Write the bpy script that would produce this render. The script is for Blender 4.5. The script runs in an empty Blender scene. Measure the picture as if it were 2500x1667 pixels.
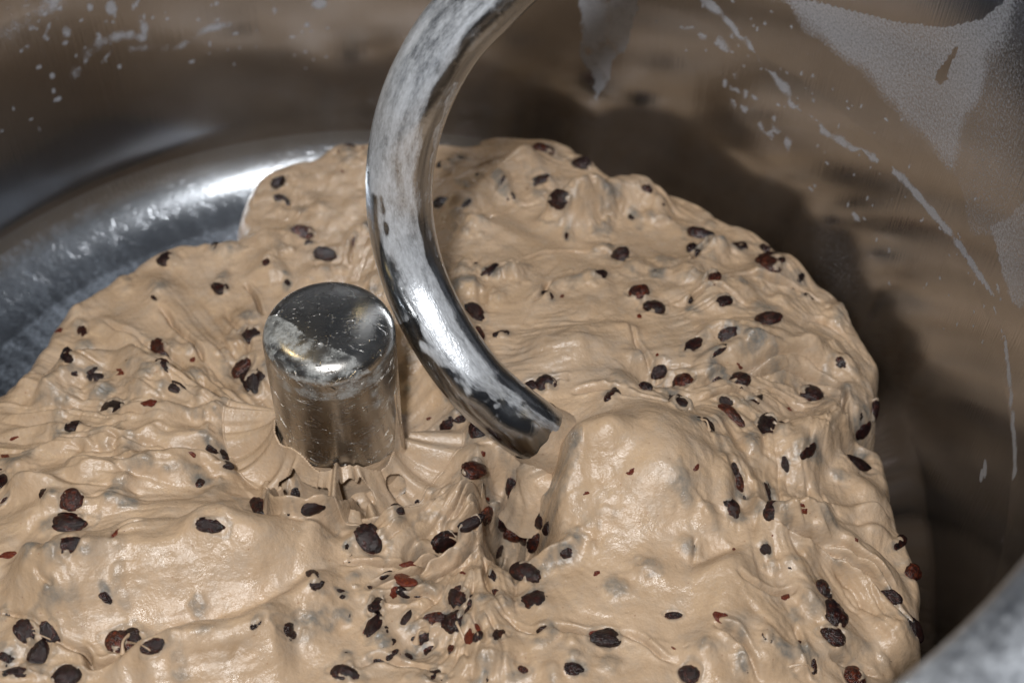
import bpy, math, random
import numpy as np
from mathutils import Matrix, Vector

random.seed(4)
rng = np.random.default_rng(11)
MM = 0.001
scene = bpy.context.scene
COL = scene.collection

# ------------------------------------------------------------------ camera
IW, IH, FPX = 2500.0, 1667.0, 3473.3
PITCH, ROLL = 0.854, 0.023
CAM = np.array([82.742, -423.536, 482.692])
FW = np.array([0, math.cos(PITCH), -math.sin(PITCH)])
_r = np.array([1.0, 0, 0])
_u = np.cross(_r, FW)
RT = _r * math.cos(ROLL) + _u * math.sin(ROLL)
UP = np.cross(RT, FW)
cam_data = bpy.data.cameras.new('camera')
cam = bpy.data.objects.new('camera', cam_data)
COL.objects.link(cam)
cam_data.sensor_width = 36.0
cam_data.lens = FPX / IW * 36.0
cam_data.clip_start = 0.01
cam_data.clip_end = 50
cam_data.dof.use_dof = True
cam_data.dof.focus_distance = 0.655
cam_data.dof.aperture_fstop = 7.0
m = Matrix.Identity(4)
for i in range(3):
    m[i][0], m[i][1], m[i][2], m[i][3] = RT[i], UP[i], -FW[i], CAM[i] * MM
cam.matrix_world = m
scene.camera = cam

# ------------------------------------------------------------------ world, lamps, exposure
world = bpy.data.worlds.new('World')
scene.world = world
world.use_nodes = True
bg = world.node_tree.nodes['Background']
bg.inputs[0].default_value = (0.72, 0.82, 1.0, 1)
bg.inputs[1].default_value = 0.055


def lamp(name, loc, target, size, power, col):
    d = bpy.data.lights.new(name, 'AREA')
    d.shape = 'DISK'
    d.size = size
    d.energy = power
    d.color = col
    o = bpy.data.objects.new(name, d)
    COL.objects.link(o)
    o.location = loc
    o.rotation_euler = (Vector(target) - Vector(loc)).to_track_quat('-Z', 'Y').to_euler()
    return o


fl = (CAM - RT * 80 + UP * 130 - FW * 460) * MM
lamp('flash_lamp', tuple(fl), (-0.10, 0.20, -0.06), 0.10, 13.4, (1.0, 0.985, 0.97))
lamp('ceiling_lamp', (-0.95, 0.25, 1.55), (0.0, 0.0, 0.0), 0.22, 4.0, (1.0, 0.74, 0.36))

scene.view_settings.view_transform = 'Standard'
scene.view_settings.look = 'None'
scene.view_settings.exposure = 0.0
scene.view_settings.gamma = 1.0
scene.cycles.max_bounces = 8
scene.cycles.glossy_bounces = 5
scene.cycles.sample_clamp_indirect = 15
scene.cycles.blur_glossy = 1.2
scene.cycles.use_denoising = True

# ------------------------------------------------------------------ measuring helpers (millimetres)


def ray(U, V):
    return FW + RT * ((U - IW / 2) / FPX) - UP * ((V - IH / 2) / FPX)


def at_z(U, V, z):
    d = ray(U, V)
    return CAM + d * ((z - CAM[2]) / d[2])


def at_R(U, V, R):
    d = ray(U, V)
    a = d[0] ** 2 + d[1] ** 2
    b = 2 * (CAM[0] * d[0] + CAM[1] * d[1])
    c = CAM[0] ** 2 + CAM[1] ** 2 - R * R
    t = (-b + math.sqrt(max(b * b - 4 * a * c, 0))) / (2 * a)
    return CAM + d * t


def D(*pts):            # overview coordinates -> photograph pixels
    return [(x * 1.06293, y * 1.06293) for x, y in pts]


ORG = {1: (0, 0), 2: (830, 0), 3: (1660, 0), 4: (0, 550), 5: (830, 550), 6: (1660, 550),
       7: (0, 1107), 8: (830, 1107), 9: (1660, 1107)}


def Z(k, *pts):         # crop coordinates -> photograph pixels
    ox, oy = ORG[k]
    return [(ox + x / 2.8, oy + y / 2.8) for x, y in pts]


def sstep(a, b, x):
    t = np.clip((x - a) / (b - a), 0, 1)
    return t * t * (3 - 2 * t)


def fnoise(shape, sx, sy=None, seed=0):
    """smooth periodic noise, unit variance, feature size in cells"""
    sy = sy or sx
    w = np.random.default_rng(seed).standard_normal(shape)
    fy = np.fft.fftfreq(shape[0])[:, None]
    fx = np.fft.rfftfreq(shape[1])[None, :]
    g = np.exp(-2 * (math.pi ** 2) * ((fx * sx * .5) ** 2 + (fy * sy * .5) ** 2))
    n = np.fft.irfft2(np.fft.rfft2(w) * g, s=shape)
    return n / n.std()


def seg_dist(X, Y, pts):
    """distance, signed side (+ = left of travel), arc fraction to a polyline"""
    best = np.full(X.shape, 1e9, np.float32)
    side = np.zeros(X.shape, np.float32)
    frac = np.zeros(X.shape, np.float32)
    P = np.asarray(pts, float)
    L = np.hypot(*(P[1:] - P[:-1]).T)
    tot = L.sum()
    acc = 0
    for a, b, l in zip(P[:-1], P[1:], L):
        if l < 1e-6:
            continue
        t0 = (b - a) / l
        dx, dy = X - a[0], Y - a[1]
        s = np.clip(dx * t0[0] + dy * t0[1], 0, l)
        ex, ey = dx - s * t0[0], dy - s * t0[1]
        d = np.hypot(ex, ey)
        sg = np.sign(t0[0] * dy - t0[1] * dx)
        mk = d < best
        best[mk] = d[mk]
        side[mk] = sg[mk]
        frac[mk] = ((acc + s) / tot)[mk]
        acc += l
    return best, side, frac


def smooth_poly(pts, n=6):
    """Catmull-Rom refinement of a polyline"""
    P = [np.array(p, float) for p in pts]
    if len(P) < 3:
        return P
    P = [2 * P[0] - P[1]] + P + [2 * P[-1] - P[-2]]
    out = []
    for i in range(1, len(P) - 2):
        for k in range(n):
            t = k / n
            a, b, c, d = P[i - 1], P[i], P[i + 1], P[i + 2]
            out.append(.5 * ((2 * b) + (c - a) * t + (2 * a - 5 * b + 4 * c - d) * t * t + (3 * b - a - 3 * c + d) * t ** 3))
    out.append(P[-2])
    return out


def in_poly(X, Y, poly):
    ins = np.zeros(X.shape, bool)
    n = len(poly)
    for i in range(n):
        x0, y0 = poly[i]
        x1, y1 = poly[(i + 1) % n]
        if y0 == y1:
            continue
        c = ((y0 > Y) != (y1 > Y)) & (X < (x1 - x0) * (Y - y0) / (y1 - y0) + x0)
        ins ^= c
    return ins


# ------------------------------------------------------------------ materials
def new_mat(name):
    mt = bpy.data.materials.new(name)
    mt.use_nodes = True
    nt = mt.node_tree
    for n in list(nt.nodes):
        nt.nodes.remove(n)
    out = nt.nodes.new('ShaderNodeOutputMaterial')
    return mt, nt, out


class NB:
    def __init__(s, nt):
        s.nt = nt

    def n(s, t, **kw):
        nd = s.nt.nodes.new('ShaderNode' + t)
        for k, v in kw.items():
            setattr(nd, k, v)
        return nd

    def lk(s, a, b):
        s.nt.links.new(a, b)

    def val(s, sock, v):
        if hasattr(v, 'is_linked') or isinstance(v, bpy.types.NodeSocket):
            s.lk(v, sock)
        else:
            sock.default_value = v

    def math(s, op, a, b=0.0, c=0.0, clamp=False):
        nd = s.n('Math', operation=op, use_clamp=clamp)
        s.val(nd.inputs[0], a)
        s.val(nd.inputs[1], b)
        s.val(nd.inputs[2], c)
        return nd.outputs[0]

    def noise(s, vec, scale, detail=4, rough=.55, dist=0):
        nd = s.n('TexNoise')
        if vec is not None:
            s.lk(vec, nd.inputs['Vector'])
        nd.inputs['Scale'].default_value = scale
        nd.inputs['Detail'].default_value = detail
        nd.inputs['Roughness'].default_value = rough
        nd.inputs['Distortion'].default_value = dist
        return nd.outputs['Fac']

    def mapr(s, v, a, b, c=0.0, d=1.0, smooth=True):
        nd = s.n('MapRange')
        nd.interpolation_type = 'SMOOTHSTEP' if smooth else 'LINEAR'
        s.val(nd.inputs[0], v)
        for i, q in enumerate((a, b, c, d)):
            s.val(nd.inputs[1 + i], q)
        return nd.outputs[0]

    def mix(s, f, a, b):
        nd = s.n('Mix', data_type='RGBA')
        s.val(nd.inputs[0], f)
        for k, v in ((6, a), (7, b)):
            if isinstance(v, tuple):
                v = v if len(v) == 4 else v + (1,)
            s.val(nd.inputs[k], v)
        return nd.outputs[2]

    def bump(s, h, strength, dist, nrm=None):
        nd = s.n('Bump')
        nd.inputs['Strength'].default_value = strength
        nd.inputs['Distance'].default_value = dist
        s.lk(h, nd.inputs['Height'])
        if nrm is not None:
            s.lk(nrm, nd.inputs['Normal'])
        return nd.outputs[0]

    def vscale(s, vec, sc):
        nd = s.n('Mapping')
        s.lk(vec, nd.inputs[0])
        nd.inputs['Scale'].default_value = sc
        return nd.outputs[0]


def dusty_metal(name, base, rough, dust_col, streak=(1, 1, 1), streak_bump=.02, gloss_dust=.5,
                edge=(.42, .58), mott=.35, scratch=0.0, rough_var=.06, nsc=1.0, cover=1.0, mscale=(1, 1, 1), namp=1.25, dust_metal=0.0):
    """polished steel; attribute 'dust' (0..1) says where flour and dough residue lies; lowered in places on the bowl to paint shade"""
    mt, nt, out = new_mat(name)
    b = NB(nt)
    uv = b.n('UVMap').outputs[0]
    at = b.n('Attribute', attribute_name='dust').outputs['Fac']
    muv = b.vscale(uv, mscale)
    n1 = b.noise(muv, 160 * nsc, 6, .62)
    n2 = b.noise(muv, 900 * nsc, 3, .6)
    nn = b.math('MULTIPLY_ADD', n2, .35, b.math('MULTIPLY', n1, .65))
    sh = b.math('ADD', at, b.math('MULTIPLY', b.math('SUBTRACT', nn, .5), namp))
    mask = b.mapr(sh, edge[0], edge[1])
    mask = b.math('MULTIPLY', mask, b.mapr(b.noise(muv, 420 * nsc, 4, .7), .3, .7, (1 - mott) * cover, cover))
    met = b.n('BsdfPrincipled')
    met.inputs['Metallic'].default_value = 1
    bn = b.noise(uv, 45, 3)
    b.lk(b.mix(bn, tuple(c * .82 for c in base), base), met.inputs['Base Color'])
    st = b.noise(b.vscale(uv, streak), 1.0, 4, .6)
    rg = b.math('ADD', rough - rough_var / 2, b.math('MULTIPLY', b.noise(uv, 70, 4), rough_var))
    b.lk(rg, met.inputs['Roughness'])
    nb = b.bump(st, streak_bump, .002)
    if scratch:
        v = b.n('TexVoronoi', feature='DISTANCE_TO_EDGE')
        w = b.n('TexNoise')
        b.lk(uv, w.inputs['Vector'])
        w.inputs['Scale'].default_value = 60
        b.lk(b.vscale(uv, (150, 420, 1)), v.inputs['Vector'])
        v.inputs['Scale'].default_value = 1
        sc = b.mapr(v.outputs['Distance'], 0, .035, 1, 0)
        sc = b.math('MULTIPLY', sc, b.mapr(b.noise(uv, 130, 3), .48, .62))
        nb = b.bump(sc, scratch, .0006, nb)
    b.lk(nb, met.inputs['Normal'])
    du = b.n('BsdfPrincipled')
    b.lk(b.mix(b.noise(uv, 300, 5, .7), tuple(c * .7 for c in dust_col), dust_col), du.inputs['Base Color'])
    du.inputs['Roughness'].default_value = gloss_dust
    du.inputs['Specular IOR Level'].default_value = .5
    du.inputs['Metallic'].default_value = dust_metal
    b.lk(b.bump(nn, .5, .0012), du.inputs['Normal'])
    mx = b.n('MixShader')
    b.lk(mask, mx.inputs[0])
    b.lk(met.outputs[0], mx.inputs[1])
    b.lk(du.outputs[0], mx.inputs[2])
    b.lk(mx.outputs[0], out.inputs[0])
    return mt


def dough_material():
    mt, nt, out = new_mat('raisin_dough')
    b = NB(nt)
    co = b.n('TexCoord').outputs['Object']
    film = b.n('Attribute', attribute_name='film').outputs['Fac']
    flow = b.n('Attribute', attribute_name='flow').outputs['Fac']
    p = b.n('BsdfPrincipled')
    big = b.noise(co, 28, 4, .6)
    fine = b.noise(co, 700, 4, .65)
    c = b.mix(b.mapr(big, .3, .7), (.43, .309, .203), (.51, .38, .265))
    c = b.mix(b.math('MULTIPLY', b.mapr(fine, .35, .75), .35), c, (.405, .285, .18))
    c = b.mix(b.mapr(flow, .15, 1.0, 0, .6), c, (.30, .20, .118))  # browner grooves: thin dough and painted crease shade
    mo = b.noise(co, 95, 5, .65)
    c = b.mix(b.mapr(mo, .42, .72, 0, .5), c, (.425, .35, .28))
    c = b.mix(b.mapr(b.noise(co, 55, 4, .6), .5, .75, 0, .5), c, (.45, .305, .185))
    # bran flecks
    v = b.n('TexVoronoi')
    b.lk(co, v.inputs['Vector'])
    v.inputs['Scale'].default_value = 260
    fk = b.math('MULTIPLY', b.mapr(v.outputs['Distance'], .06, .13, 1, 0),
                b.mapr(v.outputs['Color'], .60, .64))
    c = b.mix(b.math('MULTIPLY', fk, .55), c, (.22, .09, .05))
    # thin film of dough over a raisin looks cool grey
    fm = b.math('MULTIPLY', film, b.mapr(b.noise(co, 420, 4, .7), .3, .65, .55, 1.0), clamp=True)
    c = b.mix(fm, c, (.15, .148, .138))
    b.lk(c, p.inputs['Base Color'])
    b.lk(b.mapr(b.noise(co, 90, 4), .3, .7, .17, .38), p.inputs['Roughness'])
    p.inputs['Specular IOR Level'].default_value = .5
    p.inputs['Subsurface Weight'].default_value = .0
    p.inputs['Subsurface Radius'].default_value = (1.0, .55, .28)
    p.inputs['Subsurface Scale'].default_value = .0022
    h1 = b.noise(co, 260, 5, .6)
    h2 = b.noise(co, 1400, 3, .6)
    nb = b.bump(h1, .5, .0016)
    nb = b.bump(h2, .25, .0004, nb)
    b.lk(nb, p.inputs['Normal'])
    b.lk(p.outputs[0], out.inputs[0])
    return mt


def raisin_material(name, dark, red, redness):
    mt, nt, out = new_mat(name)
    b = NB(nt)
    co = b.n('TexCoord').outputs['Object']
    oi = b.n('ObjectInfo').outputs['Random']
    p = b.n('BsdfPrincipled')
    n = b.noise(co, 2.2, 4, .6)
    f = b.math('MULTIPLY', b.mapr(n, .42, .75), b.mapr(oi, 0, 1, redness * .3, redness, False))
    b.lk(b.mix(f, dark, red), p.inputs['Base Color'])
    p.inputs['Roughness'].default_value = .22
    p.inputs['Specular IOR Level'].default_value = .5
    p.inputs['Subsurface Weight'].default_value = .0
    p.inputs['Subsurface Radius'].default_value = (1, .25, .1)
    p.inputs['Subsurface Scale'].default_value = .0012
    b.lk(b.bump(b.noise(co, 7, 4, .6, 1.0), .6, .0009), p.inputs['Normal'])
    b.lk(p.outputs[0], out.inputs[0])
    return mt


M_WALL = dusty_metal('bowl_steel', (.41, .412, .43), .15, (.40, .425, .48), (700, 9, 1), .05, .6, mott=.5, edge=(.30, .66), nsc=4.6, namp=1.0)
M_FLOOR = dusty_metal('bowl_floor_steel', (.54, .58, .63), .25, (.32, .37, .44), (500, 500, 1), .14, .42, mott=.55, scratch=.18, edge=(.2, .85), nsc=2.2)
M_POST = dusty_metal('post_steel', (.50, .49, .47), .27, (.44, .46, .46), (420, 8, 1), .035, .4, mott=.6, scratch=1.0, nsc=1.6, edge=(.30, .78), rough_var=.2)
M_HOOK = dusty_metal('hook_steel', (.46, .49, .53), .18, (.86, .91, .98), (30, 500, 1), .03, .29, mott=.3, scratch=.1, edge=(.26, .80), nsc=1.6, cover=.92, mscale=(1, .28, 1), namp=1.1, dust_metal=.4)
M_DOUGH = dough_material()
M_RAISIN = raisin_material('raisin_skin', (.008, .004, .005), (.075, .012, .005), .9)
M_SCRAP = raisin_material('raisin_scrap', (.10, .014, .007), (.23, .05, .012), 1.0)


# ------------------------------------------------------------------ mesh helpers
def link_mesh(name, verts, quads, mat, parent=None, smooth=True, uv=None, attrs=None, tris=None):
    me = bpy.data.meshes.new(name)
    V = np.asarray(verts, np.float32)
    Q = np.asarray(quads, np.int32)
    k = Q.shape[1]
    me.vertices.add(len(V))
    me.vertices.foreach_set('co', V.ravel())
    me.loops.add(Q.size)
    me.loops.foreach_set('vertex_index', Q.ravel())
    me.polygons.add(len(Q))
    me.polygons.foreach_set('loop_start', np.arange(0, Q.size, k, dtype=np.int32))
    me.polygons.foreach_set('loop_total', np.full(len(Q), k, np.int32))
    if uv is not None:
        l = me.uv_layers.new(name='UVMap')
        l.data.foreach_set('uv', np.asarray(uv, np.float32)[Q.ravel()].ravel())
    for an, av in (attrs or {}).items():
        a = me.attributes.new(an, 'FLOAT', 'POINT')
        a.data.foreach_set('value', np.asarray(av, np.float32))
    me.update(calc_edges=True)
    me.validate()
    if smooth:
        me.polygons.foreach_set('use_smooth', np.ones(len(me.polygons), bool))
    me.materials.append(mat)
    o = bpy.data.objects.new(name, me)
    COL.objects.link(o)
    if parent is not None:
        o.parent = parent
    return o


def grid_quads(nr, nc, wrap=False):
    i, j = np.meshgrid(np.arange(nr - 1), np.arange(nc if wrap else nc - 1), indexing='ij')
    j2 = (j + 1) % nc
    return np.stack([i * nc + j, i * nc + j2, (i + 1) * nc + j2, (i + 1) * nc + j], -1).reshape(-1, 4)


# ------------------------------------------------------------------ the mixing bowl
BR = 301.3          # inner wall radius
FZ = -172.0         # bowl floor level
FIL = 48.0          # floor to wall radius
RIMZ = 138.0
prof = []
for r in np.linspace(0, BR - FIL, 60):
    prof.append((r, FZ))
for a in np.linspace(0, 90, 24)[1:]:
    prof.append((BR - FIL + FIL * math.sin(math.radians(a)), FZ + FIL * (1 - math.cos(math.radians(a)))))
n_floor = len(prof) - 5
for z in np.linspace(FZ + FIL, RIMZ, 170)[1:]:
    prof.append((BR + max(z, 0) * .03, z))
prof = np.array(prof)
NA = 1500
ang = np.linspace(0, 2 * math.pi, NA, endpoint=False)
PR, AN = np.meshgrid(prof[:, 0], ang, indexing='ij')
PZ = np.repeat(prof[:, 1][:, None], NA, 1)
bx, by, bz = PR * np.cos(AN), PR * np.sin(AN), PZ
arc = np.concatenate([[0], np.cumsum(np.hypot(*(prof[1:] - prof[:-1]).T))])
# photograph-independent wall coordinates: arc length round the wall (mm) and height (mm)
AL = (((AN + math.pi / 2) % (2 * math.pi)) - math.pi / 2) * BR     # branch cut at the near side
HZ = PZ


def wallpt(U, V):
    p = at_R(U, V, BR)
    a = ((math.atan2(p[1], p[0]) + math.pi / 2) % (2 * math.pi)) - math.pi / 2
    return (a * BR, p[2])


def wp(pts):
    return [wallpt(*p) for p in pts]


wn1 = fnoise(AL.shape, 10, 8, 1)
wn2 = fnoise(AL.shape, 3, 3, 2)
wn3 = fnoise(AL.shape, 40, 30, 3)
onw = (HZ > FZ + FIL * .8)
dust = np.zeros(AL.shape)
# tide line left by the batter, a light film above it
tide = smooth_poly(wp([(1640, -60), (1722, 0), (1810, 90), (1913, 213), (1935, 260), (2040, 340), (2180, 415), (2260, 500), (2338, 595),
                       (2400, 690), (2434, 765), (2455, 860), (2466, 957), (2475, 1080), (2475, 1200), (2460, 1280), (2420, 1400), (2386, 1500)]), 4)
d, sd, fr = seg_dist(AL, HZ, tide)
dust = np.maximum(dust, (.74 + .16 * wn2) * np.exp(-(d / (2.6 + 1.3 * np.abs(wn1))) ** 2) * (wn1 > -.9) * (fr < .86))
above = np.where(HZ > 0, 1, 0)
# splash marks beside it
d2, _, _ = seg_dist(AL, HZ, smooth_poly(wp([(1660, 60), (1760, 110), (1790, 230), (1830, 280), (1920, 350)]), 4))
dust = np.maximum(dust, np.where(wn2 > .9, .62, 0) * np.exp(-(d2 / 7) ** 2))
# floury sheet high on the wall with a clean scraped margin
sheet = wp([(1885, -80), (1890, 0), (1960, 75), (2030, 125), (2110, 200), (2200, 310), (2260, 370), (2290, 400), (2322, 425), (2365, 300), (2420, 160), (2490, -20), (2520, -80)])
ALW, HZW = AL + 1.6 * wn1 + .5 * wn2, HZ + 1.6 * np.roll(wn1, 77, 1) + .5 * np.roll(wn2, 33, 1)
ins = in_poly(ALW, HZW, sheet) & onw
ed, _, _ = seg_dist(ALW, HZW, sheet + sheet[:1])
dust = np.maximum(dust, np.where(ins, .36 + .17 * sstep(0, 9, ed) + .04 * wn3, 0))
shade_sheet = wp([(2322, 425), (2365, 300), (2420, 160), (2490, -20), (2640, -100), (2640, 900), (2530, 800), (2455, 730), (2440, 600), (2370, 560)])  # thinner dust right of the sheet stands in for a cast shadow
ins = in_poly(ALW, HZW, shade_sheet) & onw
dust = np.maximum(dust, np.where(ins, .355 + .05 * wn3, 0))
sh3 = wp([(2410, 560), (2520, 480), (2620, 600), (2620, 800), (2530, 760), (2465, 745), (2450, 690)])
dust = np.maximum(dust, np.where(in_poly(ALW, HZW, sh3) & onw, .46 + .05 * wn3, 0))
# oval shadow painted as bare steel at the sheet's top, and a drip mark
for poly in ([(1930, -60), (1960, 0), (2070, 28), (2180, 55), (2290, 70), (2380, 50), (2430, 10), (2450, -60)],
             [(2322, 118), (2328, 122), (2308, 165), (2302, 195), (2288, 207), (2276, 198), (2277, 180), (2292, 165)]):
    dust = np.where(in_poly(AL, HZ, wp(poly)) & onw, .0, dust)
# V shaped smear hanging on the back wall
vs = wp([(1408, -60), (1412, 10), (1416, 110), (1428, 150), (1440, 180), (1462, 240), (1482, 195), (1500, 150), (1520, 120), (1535, 70), (1550, 30), (1570, -60)])
dust = np.maximum(dust, np.where(in_poly(ALW, HZW, vs) & onw, .62 + .07 * wn2, 0))
# streaky smear and splash spots on the left of the back wall
for pts, w, s in (([(185, 180), (205, 140), (235, 112), (300, 88), (345, 95)], 5.5, .5), ([(310, 115), (380, 118), (440, 112), (500, 75), (560, 60)], 4.5, .46),
                  ([(120, 60), (108, 92)], 2, .55), ([(255, 145), (272, 125)], 1.4, .6), ([(392, 120), (398, 150)], 1.2, .5),
                  ([(0, 85), (50, 60), (110, 20), (170, -20)], 9, .43), ([(20, 20), (90, 10), (180, -10)], 3, .45)):
    dd, _, ff = seg_dist(AL, HZ, smooth_poly(wp(pts), 4))
    dust = np.maximum(dust, (s + .09 * wn2) * np.exp(-(dd / w) ** 2))
rr = np.random.default_rng(5)
spots = [(163, 78, 3.2), (160, 105, 2.0), (220, 18, 2.4), (272, 20, 4.0), (352, 66, 3.4), (320, 82, 2.2), (66, 114, 1.6), (128, 186, 2.0), (131, 222, 1.5),
         (141, 243, 2.2), (95, 165, 1.8), (76, 292, 1.4), (96, 315, 1.4), (33, 265, 1.2), (78, 70, 2.0), (670, 26, 2.0), (750, 62, 1.6), (575, 82, 1.5),
         (530, 50, 1.5), (780, 10, 4.0), (713, 90, 1.4), (5, 320, 1.2), (2090, 530, 2.6), (1980, 462, 1.6), (2405, 1145, 4.0), (2396, 1160, 3.2), (2070, 500, 1.5),
         (1770, 205, 2.2), (1785, 215, 1.8), (1800, 222, 2.2), (1820, 230, 2.4), (1842, 238, 2.0), (1925, 345, 1.2), (1890, 290, 1.5), (2170, 610, 1.8), (1455, 240, 1.5)]
for _ in range(150):
    spots.append((rr.uniform(-100, 800), rr.uniform(-120, 170), rr.uniform(.4, 1.5)))
for _ in range(150):
    t_ = rr.uniform(0, 1)
    spots.append((1640 + 820 * t_ + rr.normal(0, 70), 850 * t_ ** 1.5 + rr.normal(0, 60), rr.uniform(.4, 1.3)))
for (u_, v_, s_) in spots:
    a0, z0 = wallpt(u_, v_)
    e1 = rr.uniform(.7, 1.5)
    mk = (np.abs(AL - a0) < 14) & (np.abs(HZ - z0) < 14)
    q = np.hypot((AL[mk] - a0) / s_ * e1, (HZ[mk] - z0) / s_ / e1)
    dust[mk] = np.maximum(dust[mk], (.68 + .08 * wn2[mk]) * np.exp(-(q / 1.25) ** 4))
# scattered film everywhere above the tide line, out of the picture too
dust = np.maximum(dust, np.where(onw, .17 + .06 * wn3, 0))
dust = np.maximum(dust, np.where((HZ > 20) & (AL > math.pi * BR * .6), .25 + .10 * wn3, 0))
# the abraded floor
dust = np.where((HZ < FZ + FIL * .6) & (bx > 120), .12, dust)  # less dust on the right paints the gap beside the dough darker
dust = np.where((HZ < FZ + FIL * .6) & (bx <= 120), np.where(np.hypot(bx, by) < 262, .50, .30) + .06 * wn3 + .05 * wn2, dust)
dust = np.clip(dust, 0, 1)
uv = np.stack([(AL * MM).ravel(), (np.repeat(arc[:, None], NA, 1) * MM).ravel()], -1)
# on the floor use plan coordinates so that the marks do not converge
fl_rows = np.repeat((np.arange(len(prof)) <= n_floor)[:, None], NA, 1).ravel()
uv[fl_rows] = np.stack([bx.ravel(), by.ravel()], -1)[fl_rows] * MM + np.array([5.0, 5.0])
bv = np.stack([bx.ravel(), by.ravel(), bz.ravel()], -1) * MM
bq = grid_quads(len(prof), NA, True)

bowl = bpy.data.objects.new('mixing_bowl', None)
COL.objects.link(bowl)
bowl['label'] = 'round stainless steel mixing bowl with flour-smeared walls holding the dough'
bowl['category'] = 'mixing bowl'
row = bq[:, 0] // NA
n_flat = 57                                # the floor sheet ends on the flat, just before the curve begins
sel = row < n_flat
nv = (n_flat + 1) * NA
wo = bq[~sel] - n_flat * NA
link_mesh('bowl_floor', bv[:nv], bq[sel][:, ::-1], M_FLOOR, bowl, uv=uv[:nv], attrs={'dust': dust.ravel()[:nv]})
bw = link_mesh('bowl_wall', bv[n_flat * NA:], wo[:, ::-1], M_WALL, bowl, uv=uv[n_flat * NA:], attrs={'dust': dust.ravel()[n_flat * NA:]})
bw.data.materials.append(M_FLOOR)          # the curve at the foot is dulled like the floor, except on the right, wall steel to darken the gap
fr_ = wo[:, 0] // NA + n_flat
fxc = bv[n_flat * NA:][wo].mean(1)[:, 0]
bw.data.polygons.foreach_set('material_index', ((fr_ < n_floor) & (fxc < .10)).astype(np.int32))
# rolled rim and outer skin
NB2 = 360
rp = []
for a in np.linspace(180, -160, 40):
    rp.append((BR + 16.3 + 12 * math.cos(math.radians(a)), RIMZ + 1 + 9.5 * math.sin(math.radians(a))))
op = [(BR + 9, RIMZ - 6), (BR + 4, FZ + FIL), (BR - 8, FZ + 10), (BR - FIL, FZ - 5), (0.01, FZ - 5)]


def lathe(name, pf, n, mat, parent, dustf=None):
    pf = np.array(pf)
    a = np.linspace(0, 2 * math.pi, n, endpoint=False)
    x = pf[:, 0][:, None] * np.cos(a)
    y = pf[:, 0][:, None] * np.sin(a)
    z = np.repeat(pf[:, 1][:, None], n, 1)
    ar = np.concatenate([[0], np.cumsum(np.hypot(*(pf[1:] - pf[:-1]).T))])
    u = np.repeat((a * pf[:, 0].max())[None], len(pf), 0)
    w = np.repeat(ar[:, None], n, 1)
    v = np.stack([x.ravel(), y.ravel(), z.ravel()], -1) * MM
    ds = np.zeros(x.shape) if dustf is None else dustf(x, y, z)
    return link_mesh(name, v, grid_quads(len(pf), n, True)[:, ::-1], mat, parent,
                     uv=np.stack([u.ravel(), w.ravel()], -1) * MM, attrs={'dust': ds.ravel()})


M_RIM = dusty_metal('rim_steel', (.74, .78, .84), .36, (.80, .86, .94), (30, 30, 1), .1, .35, mott=.6, edge=(.2, .85), dust_metal=.1)
lathe('rim', rp, 900, M_RIM, bowl, lambda x, y, z: .50 + .20 * fnoise(x.shape, 26, 10, 9))
lathe('outer_skin', op, NB2, M_WALL, bowl)

# ------------------------------------------------------------------ the centre post
pr_ = [(0.001, 9.0), (6, 8.95), (12, 8.75), (17, 8.3)]
pr_ = []
for a in np.linspace(0.1, 14, 26):          # shallow crown
    pr_.append((92 * math.sin(math.radians(a)), 10.0 - 92 * (1 - math.cos(math.radians(a)))))
r0, z0 = pr_[-1]
k_ = (30 - r0) / (1 - math.sin(math.radians(14)))
for a in np.linspace(14, 90, 30)[1:]:       # rounded shoulder
    pr_.append((r0 + k_ * (math.sin(math.radians(a)) - math.sin(math.radians(14))), z0 - k_ * (math.cos(math.radians(14)) - math.cos(math.radians(a)))))
for z in np.linspace(pr_[-1][1], FZ - 1, 190)[1:]:
    pr_.append((30, z))


def post_dust(x, y, z):
    th = np.arctan2(y, x)
    n1 = fnoise(x.shape, 60, 6, 21)
    n2 = fnoise(x.shape, 14, 4, 22)
    d = np.full(x.shape, .16) + .06 * n1
    top = z > -12
    # crescent of dried dough along the front left shoulder of the cap
    q = in_poly(x, y, [(-29.5, 5), (-24, 2), (-14, -6), (-6, -12), (3, -16), (12, -19), (20, -22), (31, -16), (31, -32), (-4, -31.5), (-20, -24), (-29, -9)])
    d = np.where(top & q, .47 + .12 * n2, d)
    q = in_poly(x, y, [(-29.5, 6), (-24, 4), (-14, -4), (-10, -9), (-16, -14), (-22, -17), (-28, -8)])
    d = np.where(top & q, .64 + .10 * n2, d)
    # residue band running down on the front right
    band = np.exp(-((z + 4 + 2.5 * n1) / 5.5) ** 2) * np.exp(-((th + .75) / .42) ** 2)
    d = np.maximum(d, .66 * band + .1 * n2 * band)
    # little smears below it
    sm = np.exp(-((z + 20) / 13) ** 2) * np.exp(-((th + .85) / .36) ** 2)
    d = np.maximum(d, sm * (.33 + .20 * n2))
    d = np.maximum(d, np.where((z < -45), .20 + .12 * n1, 0))
    return np.clip(d, 0, 1)


post = lathe('center_post', pr_, 720, M_POST, None, post_dust)
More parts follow.
